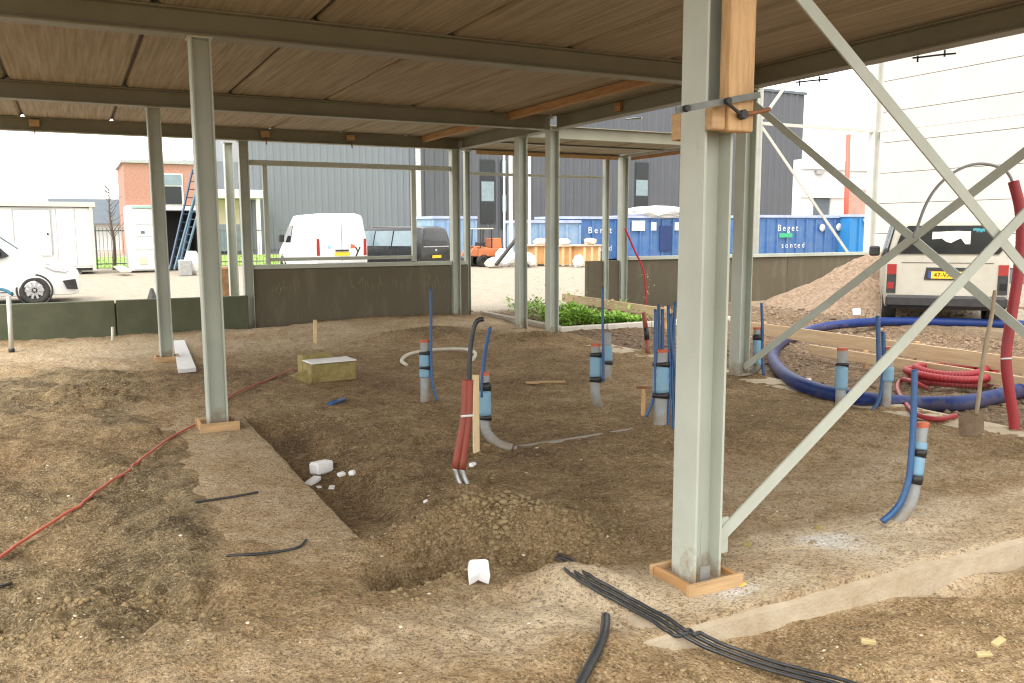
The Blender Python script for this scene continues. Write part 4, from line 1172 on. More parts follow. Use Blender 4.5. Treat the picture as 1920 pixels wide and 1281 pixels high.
# ================================================================== gravel heap
def heap(name, c, ra, rb, ht, label, seed, rot=0.0, m=GRAVEL):
    nr, na_ = 46, 110
    V = []
    for i in range(nr+1):
        t = i/nr
        for k in range(na_):
            an = 2*math.pi*k/na_
            wob_ = 1+.12*math.sin(an*2+seed)+.07*math.sin(an*5+2*seed)
            V.append((t*ra*wob_*math.cos(an), t*rb*wob_*math.sin(an), t))
    V = np.array(V)
    x_, y_ = V[:, 0]*math.cos(rot)-V[:, 1]*math.sin(rot)+c[0], V[:, 0]*math.sin(rot)+V[:, 1]*math.cos(rot)+c[1]
    prof = (1-ss(0, 1.0, V[:, 2]))*.75+.25*(1-V[:, 2])
    z_ = prof*ht*(1+.14*fbm(x_, y_, 1.0, 3, seed))+.05*fbm(x_, y_, .22, 3, seed+2)*(1-V[:, 2])+.03*fbm(x_, y_, .08, 2, seed+4)-.06
    F = [(i*na_+k, i*na_+(k+1) % na_, (i+1)*na_+(k+1) % na_, (i+1)*na_+k) for i in range(nr) for k in range(na_)]
    mb = MB(); mb.add(np.stack([x_, y_, z_], -1), F, True)
    return one(mb, name, m, label, 'gravel heap')
heap('gravel_heap', (13.1, 9.75), 3.3, 1.7, 1.18, 'heap of brown gravel against the dark wall beside the light van', 4, -.15)
def heapside(r, n):
    an, t = r.random(n)*6.28, np.sqrt(r.random(n))*1.1
    return np.stack([12.6+3.4*t*np.cos(an), 9.2+1.9*t*np.sin(an)], 1)
scatter('gravel_stones', 900, heapside, .02, .06, GRAVEL, 'loose stones fallen round the gravel heap', seed=31)

# ================================================================== vehicles
def loft(stations, name, m, par):
    rings = []
    for (x_, zb, zbelt, zt, wl, wb, wt) in stations:
        h = [(wl, zb), (wb, zb+min(.22, (zbelt-zb)*.4)), (wb, zbelt), (wb+(wt-wb)*.55, zbelt+(zt-zbelt)*.5), (wt, zt-min(.12, (zt-zbelt)*.3)), (wt-.05, zt-.04*min(1, (zt-zbelt)/.3)), (wt-.20, zt)]
        rings.append([(x_, y_, z_) for y_, z_ in h]+[(x_, -y_, z_) for y_, z_ in h[::-1]])
    n = len(rings[0])
    mb = MB()
    F = [(i*n+k, i*n+(k+1) % n, (i+1)*n+(k+1) % n, (i+1)*n+k) for i in range(len(rings)-1) for k in range(n)]
    F += [tuple(range(n)), tuple((len(rings)-1)*n+k for k in range(n))[::-1]]
    mb.add([p for r_ in rings for p in r_], F, True)
    o = mb.build(name, m, par, local=True)
    bv = o.modifiers.new('edge', 'BEVEL'); bv.width = .02; bv.segments = 2; bv.limit_method = 'ANGLE'; bv.angle_limit = R(35)
    for p in o.data.polygons: p.use_smooth = True
    try:
        o.data.set_sharp_from_angle(angle=R(32))
    except Exception:
        pass
    return o
def wheel(par, x_, y_, r_, wd, spokes=8):
    s_ = 1 if y_ > 0 else -1
    mb = MB(); mb.lathe((x_, y_, r_), (0, s_, 0), [(-wd, r_*.6), (-wd, r_*.93), (-wd*.8, r_), (-wd*.12, r_), (.0, r_*.95), (.012, r_*.80), (.004, r_*.66), (-.02, r_*.64)], 28)
    t = mb.build('wheel', TYRE, par, local=True)
    mb = MB(); mb.lathe((x_, y_, r_), (0, s_, 0), [(-.025, r_*.66), (.003, r_*.65), (.004, r_*.58), (-.028, r_*.55), (-.035, r_*.001)], 28); rm = mb.build('rim', PLASTIC, t, local=True)
    if spokes:
        mb = MB()
        for k in range(spokes):
            a = 2*math.pi*k/spokes
            mb.bar((x_+math.cos(a)*r_*.08, y_+s_*.0, r_+math.sin(a)*r_*.08), (x_+math.cos(a)*r_*.60, y_+s_*.0, r_+math.sin(a)*r_*.60), .022, r_*.16, upv=(0, 1, 0), roll=math.pi/2)
        mb.lathe((x_, y_, r_), (0, s_, 0), [(.012, .001), (.010, r_*.16), (-.02, r_*.18)], 16)
        mb.build('hub_cover', ALLOY, t, local=True)
    mb = MB(); mb.lathe((x_, y_-s_*.02, r_), (0, s_, 0), [(-.20, r_*1.17), (.023, r_*1.17), (.024, r_*1.05), (-.19, r_*1.05)], 28)
    mb.build('wheel_arch', PLASTIC, par, local=True)
    return t
def panel(par, pts, m, name, th=.010, nrm=None):
    P = [np.asarray(p, float) for p in pts]
    n_ = np.cross(P[1]-P[0], P[2]-P[0]) if nrm is None else np.asarray(nrm, float)
    n_ = n_/np.linalg.norm(n_)*th
    k = len(P)
    mb = MB(); mb.add([p-n_*.6 for p in P]+[p+n_ for p in P], [tuple(range(k))[::-1], tuple(range(k, 2*k))]+[(i, (i+1) % k, k+(i+1) % k, k+i) for i in range(k)])
    return mb.build(name, m, par, local=True)
def hd(az):                                 # heading given from +Y towards +X, vehicles are built along their +X
    return R(90-az)

# white panel van at the left edge, nose to the right
fwp = gp(67, 571)
az = 90
v1 = empty('delivery_van', (fwp[0]+.93, fwp[1]+.92, 0), 'white panel van nosing into view at the left edge', 'van', 'vehicles in the yard', hd(az))
loft([(-.0, .32, .45, .60, .60, .66, .62), (-.05, .22, .50, .72, .78, .80, .74), (-.22, .19, .55, .82, .88, .90, .82), (-.55, .19, .70, .93, .91, .94, .86), (-.92, .19, .85, 1.09, .93, .96, .86), (-1.12, .19, .95, 1.18, .93, .96, .84), (-1.52, .19, 1.02, 1.50, .93, .96, .78), (-1.92, .19, 1.04, 1.80, .93, .96, .76), (-2.3, .19, 1.05, 1.90, .93, .96, .78), (-4.75, .22, 1.05, 1.90, .93, .96, .80), (-4.9, .35, 1.05, 1.84, .90, .93, .78)], 'body', CARWHITE, v1)
for s_ in (-1, 1):
    for wx in (-.93, -3.95): wheel(v1, wx, s_*.955, .318, .2, 10)
    def sy(z_): return s_*(.955-.19*(z_-1.03)/.8+.012)
    panel(v1, [(-1.36, s_*.985, 1.09), (-1.85, sy(1.62)+s_*.012, 1.60), (-2.9, sy(1.62)+s_*.012, 1.62), (-2.9, s_*.985, 1.06), (-1.50, s_*.985, 1.05)], GLASS, 'side_window', nrm=(0, s_, .2))
    panel(v1, [(-.20, s_*.90, .70), (-.55, s_*.955, .76), (-.78, s_*.962, .90), (-.66, s_*.93, .92), (-.34, s_*.88, .80)], mat('lamp_glass', (.55, .56, .57), .15, (.08, .08, .09), 9, .9, spec=.8), 'headlight', nrm=(.35, s_, .1))
    panel(v1, [(-.06, s_*.86, .31), (-.28, s_*.945, .33), (-.36, s_*.955, .52), (-.10, s_*.875, .55)], PLASTIC, 'fog_grille', nrm=(.4, s_, 0))
    panel(v1, [(-1.35, s_*.974, .28), (-3.5, s_*.974, .28), (-3.5, s_*.974, .30), (-1.35, s_*.974, .30)], PLASTIC, 'sill_trim', nrm=(0, s_, 0))
    mb = MB(); mb.box((-1.60, s_*1.08, 1.14), (.10, .16, .22), None, .03); mb.build('mirror', PLASTIC, v1, local=True)
panel(v1, [(-1.20, -.72, 1.25), (-1.20, .72, 1.25), (-1.90, .66, 1.80), (-1.90, -.66, 1.80)], GLASSL, 'windscreen', nrm=(.7, 0, .7))

# white high van seen from behind
p_ = at(642, 500, 31)
v2 = empty('panel_van', (p_[0], p_[1], 0), 'tall white panel van seen from behind beyond the steel window frame', 'van', 'vehicles in the yard', hd(-3))
loft([(0, .42, 1.1, 2.10, .90, .96, .80), (.06, .32, 1.1, 2.22, .94, .985, .82), (.3, .28, 1.1, 2.26, .95, .99, .82), (3.4, .28, 1.1, 2.24, .95, .99, .80), (3.9, .28, 1.1, 2.05, .95, .99, .76), (4.6, .28, 1.0, 1.30, .92, .96, .80), (5.1, .3, .8, 1.1, .85, .9, .75), (5.3, .35, .7, .95, .7, .78, .65)], 'body', CARWHITE, v2)
for s_ in (-1, 1):
    for wx in (1.1, 4.3): wheel(v2, wx, s_*.97, .34, .2, 0)
    panel(v2, [(-.004, s_*.94, .75), (-.004, s_*.82, .75), (-.004, s_*.83, 1.35), (-.004, s_*.93, 1.35)], TAIL, 'tail_light', nrm=(-1, 0, 0))
    panel(v2, [(3.15, s_*.985, 1.2), (4.2, s_*.975, 1.2), (3.75, s_*.87, 1.8), (3.15, s_*.87, 1.85)], GLASS, 'side_window', nrm=(0, s_, .2))
    mb = MB(); mb.box((3.9, s_*1.12, 1.35), (.12, .2, .3), None, .03); mb.build('mirror', PLASTIC, v2, local=True)
panel(v2, [(-.006, .28, .74), (-.006, -.28, .74), (-.006, -.28, .87), (-.006, .28, .87)], YELLOWP, 'number_plate', nrm=(-1, 0, 0))
mb = MB(); mb.box((-.03, 0, .93), (.03, .5, .06)); mb.build('handle', PLASTIC, v2, local=True)
mb = MB(); mb.box((-.06, 0, .38), (.18, 1.86, .20), None, .04); mb.build('bumper', PLASTIC, v2, local=True)
panel(v2, [(-.004, .006, .55), (-.004, -.006, .55), (-.004, -.006, 2.1), (-.004, .006, 2.1)], PLASTIC, 'door_gap', .004, (-1, 0, 0))
lettering('y', .52, INK, v2, (-.012, -.60, .98), (0, -1, 0), (0, 0, 1))
panel(v2, [(-.004, -.32, 1.0), (-.004, -.50, 1.02), (-.004, -.48, 1.12), (-.004, -.34, 1.16)], CAPRED, 'logo_mark', nrm=(-1, 0, 0))
panel(v2, [(-.004, .52, 1.0), (-.004, .40, 1.02), (-.004, .42, 1.12), (-.004, .54, 1.10)], mat('pale_blue_print', (.25, .45, .75), .5), 'logo_mark', nrm=(-1, 0, 0))

# dark people carrier
p_ = at(818, 480, 35)
v3 = empty('people_carrier', (p_[0], p_[1], 0), 'dark people carrier parked beside the tall white van', 'van', 'vehicles in the yard', hd(-27))
v3.scale = (1, 1, .95)
loft([(0, .45, 1.0, 1.68, .88, .93, .74), (.08, .32, 1.0, 1.84, .91, .955, .76), (.4, .25, 1.0, 1.90, .92, .96, .77), (3.0, .25, 1.0, 1.88, .92, .96, .75), (3.6, .25, 1.0, 1.55, .92, .96, .74), (4.1, .25, .95, 1.14, .92, .95, .80), (4.6, .28, .8, 1.0, .85, .9, .75), (4.8, .35, .6, .8, .7, .75, .6)], 'body', CARDARK, v3)
mb = MB(); mb.box((1.75, 0, 1.875), (2.5, 1.3, .05), None, .02); mb.build('roof', mat('roof_sheen', (.10, .10, .10), .2, (.2, .16, .15), 2, .6), v3, local=True)
for s_ in (-1, 1):
    for wx in (.95, 3.85): wheel(v3, wx, s_*.935, .33, .2, 8)
    for (x0, x1) in ((.45, 1.55), (1.62, 2.6), (2.66, 3.5)):
        panel(v3, [(x0, s_*.962, 1.06), (x1, s_*.962, 1.06), (x1-(.25 if x1 > 3 else 0), s_*.80, 1.70), (x0, s_*.80, 1.72)], GLASSL, 'side_window', nrm=(0, s_, .25))
    panel(v3, [(.04, s_*.90, .95), (.04, s_*.80, .95), (.02, s_*.72, 1.45), (.02, s_*.80, 1.45)], TAIL, 'tail_light', nrm=(-1, 0, 0))
panel(v3, [(-.004, .70, 1.10), (-.004, -.70, 1.10), (.04, -.62, 1.66), (.04, .62, 1.66)], GLASS, 'rear_window', nrm=(-1, 0, .1))
panel(v3, [(-.01, .78, 1.02), (-.01, -.78, 1.02), (-.01, -.78, 1.06), (-.01, .78, 1.06)], ALLOY, 'trim_strip', nrm=(-1, 0, 0))
panel(v3, [(-.03, .27, .55), (-.03, -.27, .55), (-.03, -.27, .67), (-.03, .27, .67)], YELLOWP, 'number_plate', nrm=(-1, 0, 0))
mb = MB(); mb.lathe((-.005, 0, .88), (-1, 0, 0), [(0, .06), (.012, .055), (.014, .001)], 12); mb.build('badge', ALLOY, v3, local=True)

# light van seen from behind at the right
p_ = gp(1768, 613)
v4 = empty('light_van', (p_[0], p_[1], 0), 'off-white van seen from behind at the right with torn paper in its window', 'van', 'vehicles in the yard', hd(49))
loft([(0, .40, .95, 1.72, .86, .905, .74), (.05, .34, .95, 1.82, .89, .925, .755), (.22, .30, .95, 1.87, .90, .93, .76), (2.7, .28, .95, 1.88, .90, .93, .76), (3.3, .28, .95, 1.62, .90, .93, .73), (3.9, .28, .92, 1.12, .90, .92, .80), (4.4, .3, .75, 1.0, .82, .88, .74), (4.6, .35, .6, .8, .7, .75, .6)], 'body', CARDIRTY, v4)
for s_ in (-1, 1):
    for wx in (.95, 3.75): wheel(v4, wx, s_*.92, .33, .21, 8)
    panel(v4, [(-.006, s_*.895, .86), (-.006, s_*.75, .86), (-.006, s_*.75, 1.03), (-.006, s_*.895, 1.03)], TAIL, 'tail_light', nrm=(-1, 0, 0))
    panel(v4, [(-.006, s_*.895, .55), (-.006, s_*.75, .55), (-.006, s_*.75, .855), (-.006, s_*.895, .855)], PLASTIC, 'lamp_housing', nrm=(-1, 0, 0))
    panel(v4, [(-.012, s_*.88, .62), (-.012, s_*.78, .62), (-.012, s_*.78, .73), (-.012, s_*.88, .73)], TAIL if s_ > 0 else GLASS, 'fog_light', nrm=(-1, 0, 0))
    for (x0, x1) in ((.35, 1.5), (1.6, 2.9)):
        panel(v4, [(x0, s_*.935, 1.05), (x1, s_*.935, 1.05), (x1-.05, s_*.79, 1.68), (x0+.03, s_*.79, 1.68)], GLASS, 'side_window', nrm=(0, s_, .25))
    mb = MB(); mb.box((3.1, s_*1.05, 1.18), (.12, .2, .2), None, .03); mb.build('mirror', PLASTIC, v4, local=True)
rw = panel(v4, [(-.012, .79, 1.27), (-.012, .74, 1.205), (-.012, -.74, 1.205), (-.012, -.79, 1.27), (-.012, -.69, 1.60), (-.012, -.60, 1.665), (-.012, .60, 1.665), (-.012, .69, 1.60)], GLASS, 'rear_window', nrm=(-1, 0, 0))
def torn(y0, y1, z0, z1, seed, m):
    r_ = np.random.default_rng(seed); pts = []
    for t in np.linspace(0, 1, 7): pts.append((y0+(y1-y0)*t, z1-.02*r_.random()))
    for t in np.linspace(1, 0, 9): pts.append((y0+(y1-y0)*t, z0+(z1-z0)*.45*r_.random()))
    mb = MB(); mb.prism(pts, .003, (-.034+0.0, 0, 0), (.0, 1, 0), (.06, 0, 1), (-1, 0, 0))
    for q in range(len(mb.v)):
        x_, y_, z_ = mb.v[q]; mb.v[q] = (-.026+(x_+.034-.06*z_), y_, z_)
    return mb.build('torn_paper', m, rw, local=True)
torn(.24, -.32, 1.36, 1.58, 5, mat('paper', (.72, .70, .62), .8))
torn(-.35, -.52, 1.55, 1.63, 6, mat('sticker', (.05, .25, .3), .6))
panel(v4, [(-.006, .33, .78), (-.006, -.33, .78), (-.006, -.28, .98), (-.006, .30, .98)], PLASTIC, 'plate_recess', nrm=(-1, 0, 0))
npl = panel(v4, [(-.016, .27, .80), (-.016, -.27, .80), (-.016, -.27, .915), (-.016, .27, .915)], YELLOWP, 'number_plate', nrm=(-1, 0, 0))
panel(npl, [(-.027, .27, .80), (-.027, .225, .80), (-.027, .225, .915), (-.027, .27, .915)], INKB, 'country_band', .002, (-1, 0, 0))
lettering('47-VX-K7', .10, INK, npl, (-.030, -.02, .857), (0, -1, 0), (0, 0, 1))
panel(v4, [(-.005, .68, 1.055), (-.005, -.68, 1.055), (-.005, -.68, 1.062), (-.005, .68, 1.062)], PLASTIC, 'seam', .003, (-1, 0, 0))
mb = MB(); mb.box((-.05, 0, .42), (.16, 1.80, .20), None, .04); mb.build('bumper', PLASTIC, v4, local=True)
mb = MB(); mb.box((.25, 0, .36), (.5, 1.6, .15)); mb.build('underbody', PLASTIC, v4, local=True)

# ================================================================== containers and clutter in the yard
def container(px0, px1, dep, zt, depth_, m, label, name='waste_container', ytxt=None, cat='container', group='blue waste containers in the yard', ribs=True, zb=.18):
    p0 = at(px0, 450, dep); p1 = atB(px1, 450, p0[1])
    L = p1[0]-p0[0]
    r = empty(name, (p0[0], p0[1], 0), label, cat, group)
    mb = MB(); mb.box((p0[0]+L/2, p0[1]+depth_/2, (zt+zb)/2), (L, depth_, zt-zb)); sh = mb.build('shell', m, r)
    n = max(3, int(L/.62))
    for i in range(n+1):
        mb = MB(); mb.box((p0[0]+L*i/n, p0[1]-.045, (zt+zb)/2-.02), (.09, .09, zt-zb-.16)); mb.build('rib', m, r)
    mb = MB(); mb.box((p0[0]+L/2, p0[1]+depth_/2, zt+.05), (L+.14, depth_+.16, .13)); mb.build('rim', mat('rim_pale_blue', (.30, .36, .55), .5, (.45, .48, .6), 3, .8), r)
    mb = MB(); mb.box((p0[0]+L/2, p0[1]+depth_/2, zb/2+.02), (L*.9, depth_*.7, zb+.04)); mb.build('skid', PLASTIC, r)
    return r, p0, L
r1, q1, L1 = container(1046, 1172, 42, 2.20, 2.2, BLUEC, 'blue waste container with two rows of white letters behind the plywood crates')
lettering('Bertt', .46, WHITE, r1, (L1*.60, -.095, 1.62), (1, 0, 0), (0, 0, 1), 1.5)
lettering('cand', .38, WHITE, r1, (L1*.65, -.095, .72), (1, 0, 0), (0, 0, 1), 1.6)
r2, q2, L2 = container(1178, 1300, 43, 2.25, 2.2, BLUEC, 'blue waste container with a recessed hatch beside the near column')
for (t, zz, sx, sz) in ((.13, 1.85, .8, .5), (.36, 1.82, .32, .42), (.72, 1.82, .32, .42)):
    mb = MB(); mb.box((q2[0]+L2*t, q2[1]-.10, zz), (sx, .02, sz)); mb.build('white_plate', WHITE, r2)
mb = MB(); mb.box((q2[0]+L2*.54, q2[1]-.10, 1.2), (.7, .04, 1.3)); mb.build('hatch', mat('hatch_navy', (.02, .04, .14), .5), r2)
r3, q3, L3 = container(1418, 1596, 43, 2.25, 2.2, BLUEC, 'long blue waste container with white lettering beyond the dark wall on the right')
lettering('Beget', .46, WHITE, r3, (L3*.30, -.095, 1.70), (1, 0, 0), (0, 0, 1), 1.4)
lettering('sonted', .40, WHITE, r3, (L3*.36, -.095, .82), (1, 0, 0), (0, 0, 1), 1.5)
for (t, zz) in ((.66, 1.72), (.84, 1.75)):
    mb = MB(); mb.lathe((q3[0]+L3*t, q3[1]-.10, zz), (0, -1, 0), [(0, .2), (.02, .19), (.021, .001)], 14); mb.build('white_disc', WHITE, r3)
mb = MB(); mb.box((q3[0]+L3*.28, q3[1]-.10, 1.34), (.9, .02, .22)); mb.build('green_mark', mat('green_print', (.05, .4, .2), .6), r3)
container(812, 892, 43, 2.25, 2.2, BLUEL, 'pale blue container half hidden by the dark people carrier')
container(986, 1086, 40.5, 2.0, 2.0, BLUEL, 'pale blue container in front of the lettered one behind the crates')
r4, q4_, L4 = container(1592, 1690, 45, 2.3, 2.0, BLUES, 'bright blue skip at the right end of the container row', 'skip', cat='skip')
mb = MB(); mb.bar((q4_[0]+.9, q4_[1]-.12, 2.15), (q4_[0]+2.0, q4_[1]-.12, .9), .05, .10); mb.build('strut', WHITE, r4)
# white sheet on top of a container
mb = MB(); mb.lump(at(1255, 402, 43.5)+A_((0, .8, .1)), (4.2, 1.6, .7), 3, .12, 3); one(mb, 'white_tarpaulin', WHITE, 'white tarpaulin bunched on the container beside the near column', 'tarpaulin')
# plywood crates with sacks
def crate(px0, px1, dep, h, label):
    p0 = at(px0, 490, dep); p1 = atB(px1, 490, p0[1]); L = p1[0]-p0[0]
    r = empty('plywood_crate', (p0[0], p0[1], 0), label, 'crate', 'plywood crates in the yard')
    mb = MB(); mb.box((p0[0]+L/2, p0[1]+.5, h/2+.05), (L, 1.0, h-.1)); mb.build('box', mat('plywood', (.55, .31, .13), .8, (.45, .24, .1), 4, .8), r)
    mb = MB(); mb.box((p0[0]+L/2, p0[1]+.5, h+.03), (L+.3, 1.2, .06)); mb.build('lid', mat('plywood_pale', (.62, .44, .33), .8), r)
    for k in range(3):
        mb = MB(); mb.box((p0[0]+L*(.1+.4*k), p0[1]-.02, h/2), (.12, .04, h-.05)); mb.build('batten', PALEWOOD, r)
    return p0, L
def sacks(p0, L, h, n, seed, label, m=STYRO):
    r_ = np.random.default_rng(seed)
    mb = MB()
    mb.lump(p0+A_((L*(r_.uniform(.3, .7)), .4, h-p0[2]+.2)), (r_.uniform(.5, .7), .5, .32), seed, .2, 2)
    one(mb, 'sack', m, label, 'sack', 'sacks on the crates')
p0, L = crate(1000, 1044, 39, .92, 'small plywood crate between the two posts at the planter'); sacks(p0, L, .92, 2, 1, 'white sack on the small plywood crate')
p0, L = crate(1052, 1085, 38.6, .90, 'reddish plywood crate behind the post at the planter'); sacks(p0, L, .90, 2, 2, 'white sack on the reddish crate')
p0, L = crate(1092, 1126, 38.2, .92, 'plywood crate at the right of the crate row'); sacks(p0, L, .92, 1, 4, 'pale sack on the right-hand crate', mat('sack_beige', (.6, .55, .42), .8))
mb = MB(); q = at(1084, 500, 37.5); mb.lump((q[0], q[1], .28), (.5, .5, .62), 9, .15, 2); one(mb, 'sack', STYRO, 'white sack standing on the ground before the crates', 'sack', 'sacks on the crates')
# orange compact loader
p_ = at(912, 480, 39)
ld = empty('compact_loader', (p_[0], p_[1], 0), 'orange compact loader parked among rubble behind the link opening', 'loader', None, R(10))
ld.scale = (.68, .68, .68)
mb = MB(); mb.box((0, 0, .95), (1.9, 1.2, .55), None, .06); mb.build('body', ORANGE, ld, local=True)
mb = MB(); mb.box((.55, 0, 1.55), (.8, 1.05, .7), None, .05, (.85, .9)); mb.build('engine_hood', ORANGE, ld, local=True)
for sx in (-.75, .15):
    for s_ in (-.5, .5):
        mb = MB(); mb.bar((sx-.1, s_, 1.2), (sx-.05, s_, 2.5), .06, .06); mb.build('cab_post', PLASTIC, ld, local=True)
mb = MB(); mb.box((-.38, 0, 2.52), (1.15, 1.15, .07), None, .02); mb.build('cab_roof', mat('cream_roof', (.7, .62, .4), .5), ld, local=True)
mb = MB(); mb.box((-.5, 0, 1.4), (.5, .6, .5), None, .06); mb.build('seat', PLASTIC, ld, local=True)
for sx in (-.65, .65):
    for s_ in (-.62, .62): wheel(ld, sx, s_, .38, .26, 0)
for s_ in (-.45, .45):
    mb = MB(); mb.tube([(-.2, s_, 1.2), (-1.2, s_, 1.3), (-1.8, s_, .6)], .07, 8, 5); mb.build('lift_arm', ORANGE, ld, local=True)
mb = MB(); mb.prism([(0, 0), (.5, 0), (.15, .12), (.08, .45)], 1.4, (-2.3, -.7, .2), (1, 0, 0), (0, 0, 1), (0, 1, 0)); mb.build('bucket', PLASTIC, ld, local=True)
for i, (px_, py_, d_, s3, lb) in enumerate((((948), 490, 38.5, (1.1, .8, .95), 'big white rubble bag left of the white mast'), (985, 492, 38, (.95, .8, .7), 'white rubble bag behind the paired columns'), (925, 494, 37.5, (.8, .6, .5), 'greyish rubble bag in front of the orange loader'))):
    q = at(px_, py_, d_); mb = MB(); mb.lump((q[0], q[1], s3[2]*.42), s3, 40+i, .16, 2); one(mb, 'rubble_bag', STYRO if i < 2 else PALECONC, lb, 'bag', 'rubble bags in the yard')
for (x0_, y0_, x1_, y1_, lb) in ((930, 497, 968, 448, 'dark plank leaning on the rubble bags nearer the loader'), (972, 478, 990, 500, 'dark plank leaning on the rubble bags by the paired columns')):
    mb = MB(); mb.bar(at(x0_, y0_, 36.6), at(x1_, y1_, 37.2), .16, .10); one(mb, 'leaning_plank', PLASTIC, lb, 'plank')
for (px_, z_, r_, lb) in ((958, 5.6, .09, 'thick white mast standing behind the rubble bags'), (946, 5.4, .05, 'thin pale mast beside the thick white one'), (993, 5.2, .06, 'white mast seen between the paired columns')):
    q = at(px_, 480, 40); rr_ = empty('white_mast', (q[0], q[1], 0), lb, 'mast', 'masts before the dark hall')
    mb = MB(); mb.tube([(q[0], q[1], 0), (q[0], q[1], z_*.5), (q[0], q[1], z_)], r_, 10, 4); mb.build('pole', WHITE, rr_)
    mb = MB(); mb.box((q[0], q[1], .1), (.4, .4, .2), None, .03); mb.build('foot', PALECONC, rr_)

# ================================================================== buildings round the yard
def corrugated(par, a0, a1, b, z0, z1, m, pitch=.5, dp=.06, name='cladding'):
    n = int((a1-a0)/pitch)
    pts = []
    for i in range(n):
        x_ = a0+i*pitch
        pts += [(x_, 0), (x_+pitch*.55, 0), (x_+pitch*.65, -dp), (x_+pitch*.9, -dp)]
    pts.append((a0+n*pitch, 0))
    V = [(x_, b+y_, z0) for x_, y_ in pts]+[(x_, b+y_, z1) for x_, y_ in pts]
    k = len(pts)
    mb = MB(); mb.add(V, [(i, i+1, k+i+1, k+i) for i in range(k-1)])
    return mb.build(name, m, par)
# light grey hall
pl_, pr_ = at(452, 430, 62), None
bY = pl_[1]
aL, aR = pl_[0], float(atB(789, 430, bY)[0])
hl = empty('grey_hall', (aL, bY, 0), 'light grey ribbed hall behind the white panel van', 'building')
mb = MB(); mb.box(((aL+aR)/2, bY+12.1, 4.6), (aR-aL, 24, 9.2)); mb.build('wall', HALLG, hl)
corrugated(hl, aL+.02, aR-.4, bY, .3, 9.2, HALLG, .50, .035)
mb = MB(); mb.box(((aL+aR)/2, bY+12, 9.33), (aR-aL+.3, 24.4, .25)); mb.build('roof_edge', WHITE, hl)
mb = MB(); mb.box((aR-.15, bY-.09, 4.6), (.42, .12, 9.1)); mb.build('corner_trim', WHITE, hl)
cx0, cx1 = float(atB(385, 400, bY-3)[0]), float(atB(500, 400, bY-3)[0])
mb = MB(); mb.box(((cx0+cx1)/2, bY-1.8, 4.2), (cx1-cx0, 3.4, .55)); mb.build('canopy', WHITE, hl)
mb = MB(); mb.box((aL-1.9, bY+4, 3.3), (3.7, 8, 6.6)); mb.build('side_wing', HALLG, hl)
mb = MB(); mb.box(((cx0+cx1)/2-.6, bY-.35, 3.0), ((cx1-cx0)*.6, .35, 1.8)); mb.build('entrance_wall', BEIGE, hl)
mb = MB(); mb.box(((cx0+cx1)/2-.4, bY-.42, 1.2), ((cx1-cx0)*.55, .3, 1.9)); mb.build('entrance_glass', GLASSL, hl)
for t in (.15, .85):
    mb = MB(); mb.box((cx0+(cx1-cx0)*t, bY-3.2, 1.97), (.25, .25, 3.92)); mb.build('canopy_post', WHITE, hl)
# dark grey hall
bD = bY-.8
aL2, aR2 = aR+.02, float(atB(1500, 430, bD)[0])
hd_ = empty('dark_hall', (aL2, bD, 0), 'tall dark grey ribbed hall behind the blue containers', 'building')
mb = MB(); mb.box(((aL2+aR2)/2, bD+15.1, 7.4), (aR2-aL2, 30, 14.8)); mb.build('wall', HALLD, hd_)
corrugated(hd_, aL2+.1, aR2-.2, bD, .3, 14.75, HALLD, .8, .08)
mb = MB(); mb.box(((aL2+aR2)/2, bD+15, 14.9), (aR2-aL2+.3, 30.3, .25)); mb.build('roof_edge', SLATE, hd_)
for (x0_, x1_, y0_, y1_) in ((901, 927, 300, 418), (1190, 1216, 305, 400), (940, 950, 300, 430)):
    P0_, P1_ = atB(x0_, y1_, bD-.12), atB(x1_, y0_, bD-.12)
    wdw = MB(); wdw.box(((P0_[0]+P1_[0])/2, bD-.14, (P0_[2]+P1_[2])/2), (P1_[0]-P0_[0], .06, P1_[2]-P0_[2])); wf = wdw.build('window', mat('frame_dark', (.03, .035, .035), .5), hd_)
    kz = max(3, int((P1_[2]-P0_[2])/1.3))
    for k in range(kz):
        z0_, z1_ = P0_[2]+(P1_[2]-P0_[2])*k/kz+.06, P0_[2]+(P1_[2]-P0_[2])*(k+1)/kz-.06
        mb = MB(); mb.box(((P0_[0]+P1_[0])/2, bD-.175, (z0_+z1_)/2), (P1_[0]-P0_[0]-.16, .02, z1_-z0_)); mb.build('pane', GLASSL if k % 2 else GLASS, wf)
# white low building with red post right of it
q = at(1500, 430, 58); bW = q[1]
wb_ = empty('white_building', (q[0], q[1], 0), 'white low building with a dark doorway beyond the bright blue skip', 'building')
def fp(x0_, y0_, x1_, y1_, b, th, name, m, par):
    P0_, P1_ = atB(x0_, y1_, b), atB(x1_, y0_, b)
    mb = MB(); mb.box(((P0_[0]+P1_[0])/2, b+th/2, (P0_[2]+P1_[2])/2), (P1_[0]-P0_[0], th, P1_[2]-P0_[2]))
    return mb.build(name, m, par)
P1_ = atB(1750, 310, bW)
mb = MB(); mb.box(((q[0]+P1_[0])/2, bW+.42, float(P1_[2])/2), (P1_[0]-q[0], .8, float(P1_[2]))); mb.build('wall', mat('grey_white_wall', (.62, .62, .63), .7, (.56, .56, .57), .6, .6), wb_)
fp(1500, 308, 1660, 316, bW-.12, .1, 'parapet', WHITE, wb_)
fp(1500, 345, 1524, 420, bW-.10, .08, 'pier', WHITE, wb_)
fp(1556, 368, 1584, 420, bW-.10, .08, 'pier', WHITE, wb_)
fp(1500, 364, 1590, 370, bW-.24, .14, 'lintel', WHITE, wb_)
fp(1525, 371, 1555, 425, bW-.05, .04, 'door', SLATE, wb_)
fp(1586, 356, 1640, 430, bW-.16, .12, 'brick_panel', mat('pink_brick', (.45, .28, .22), .85, (.36, .22, .18), 2, .7), wb_)
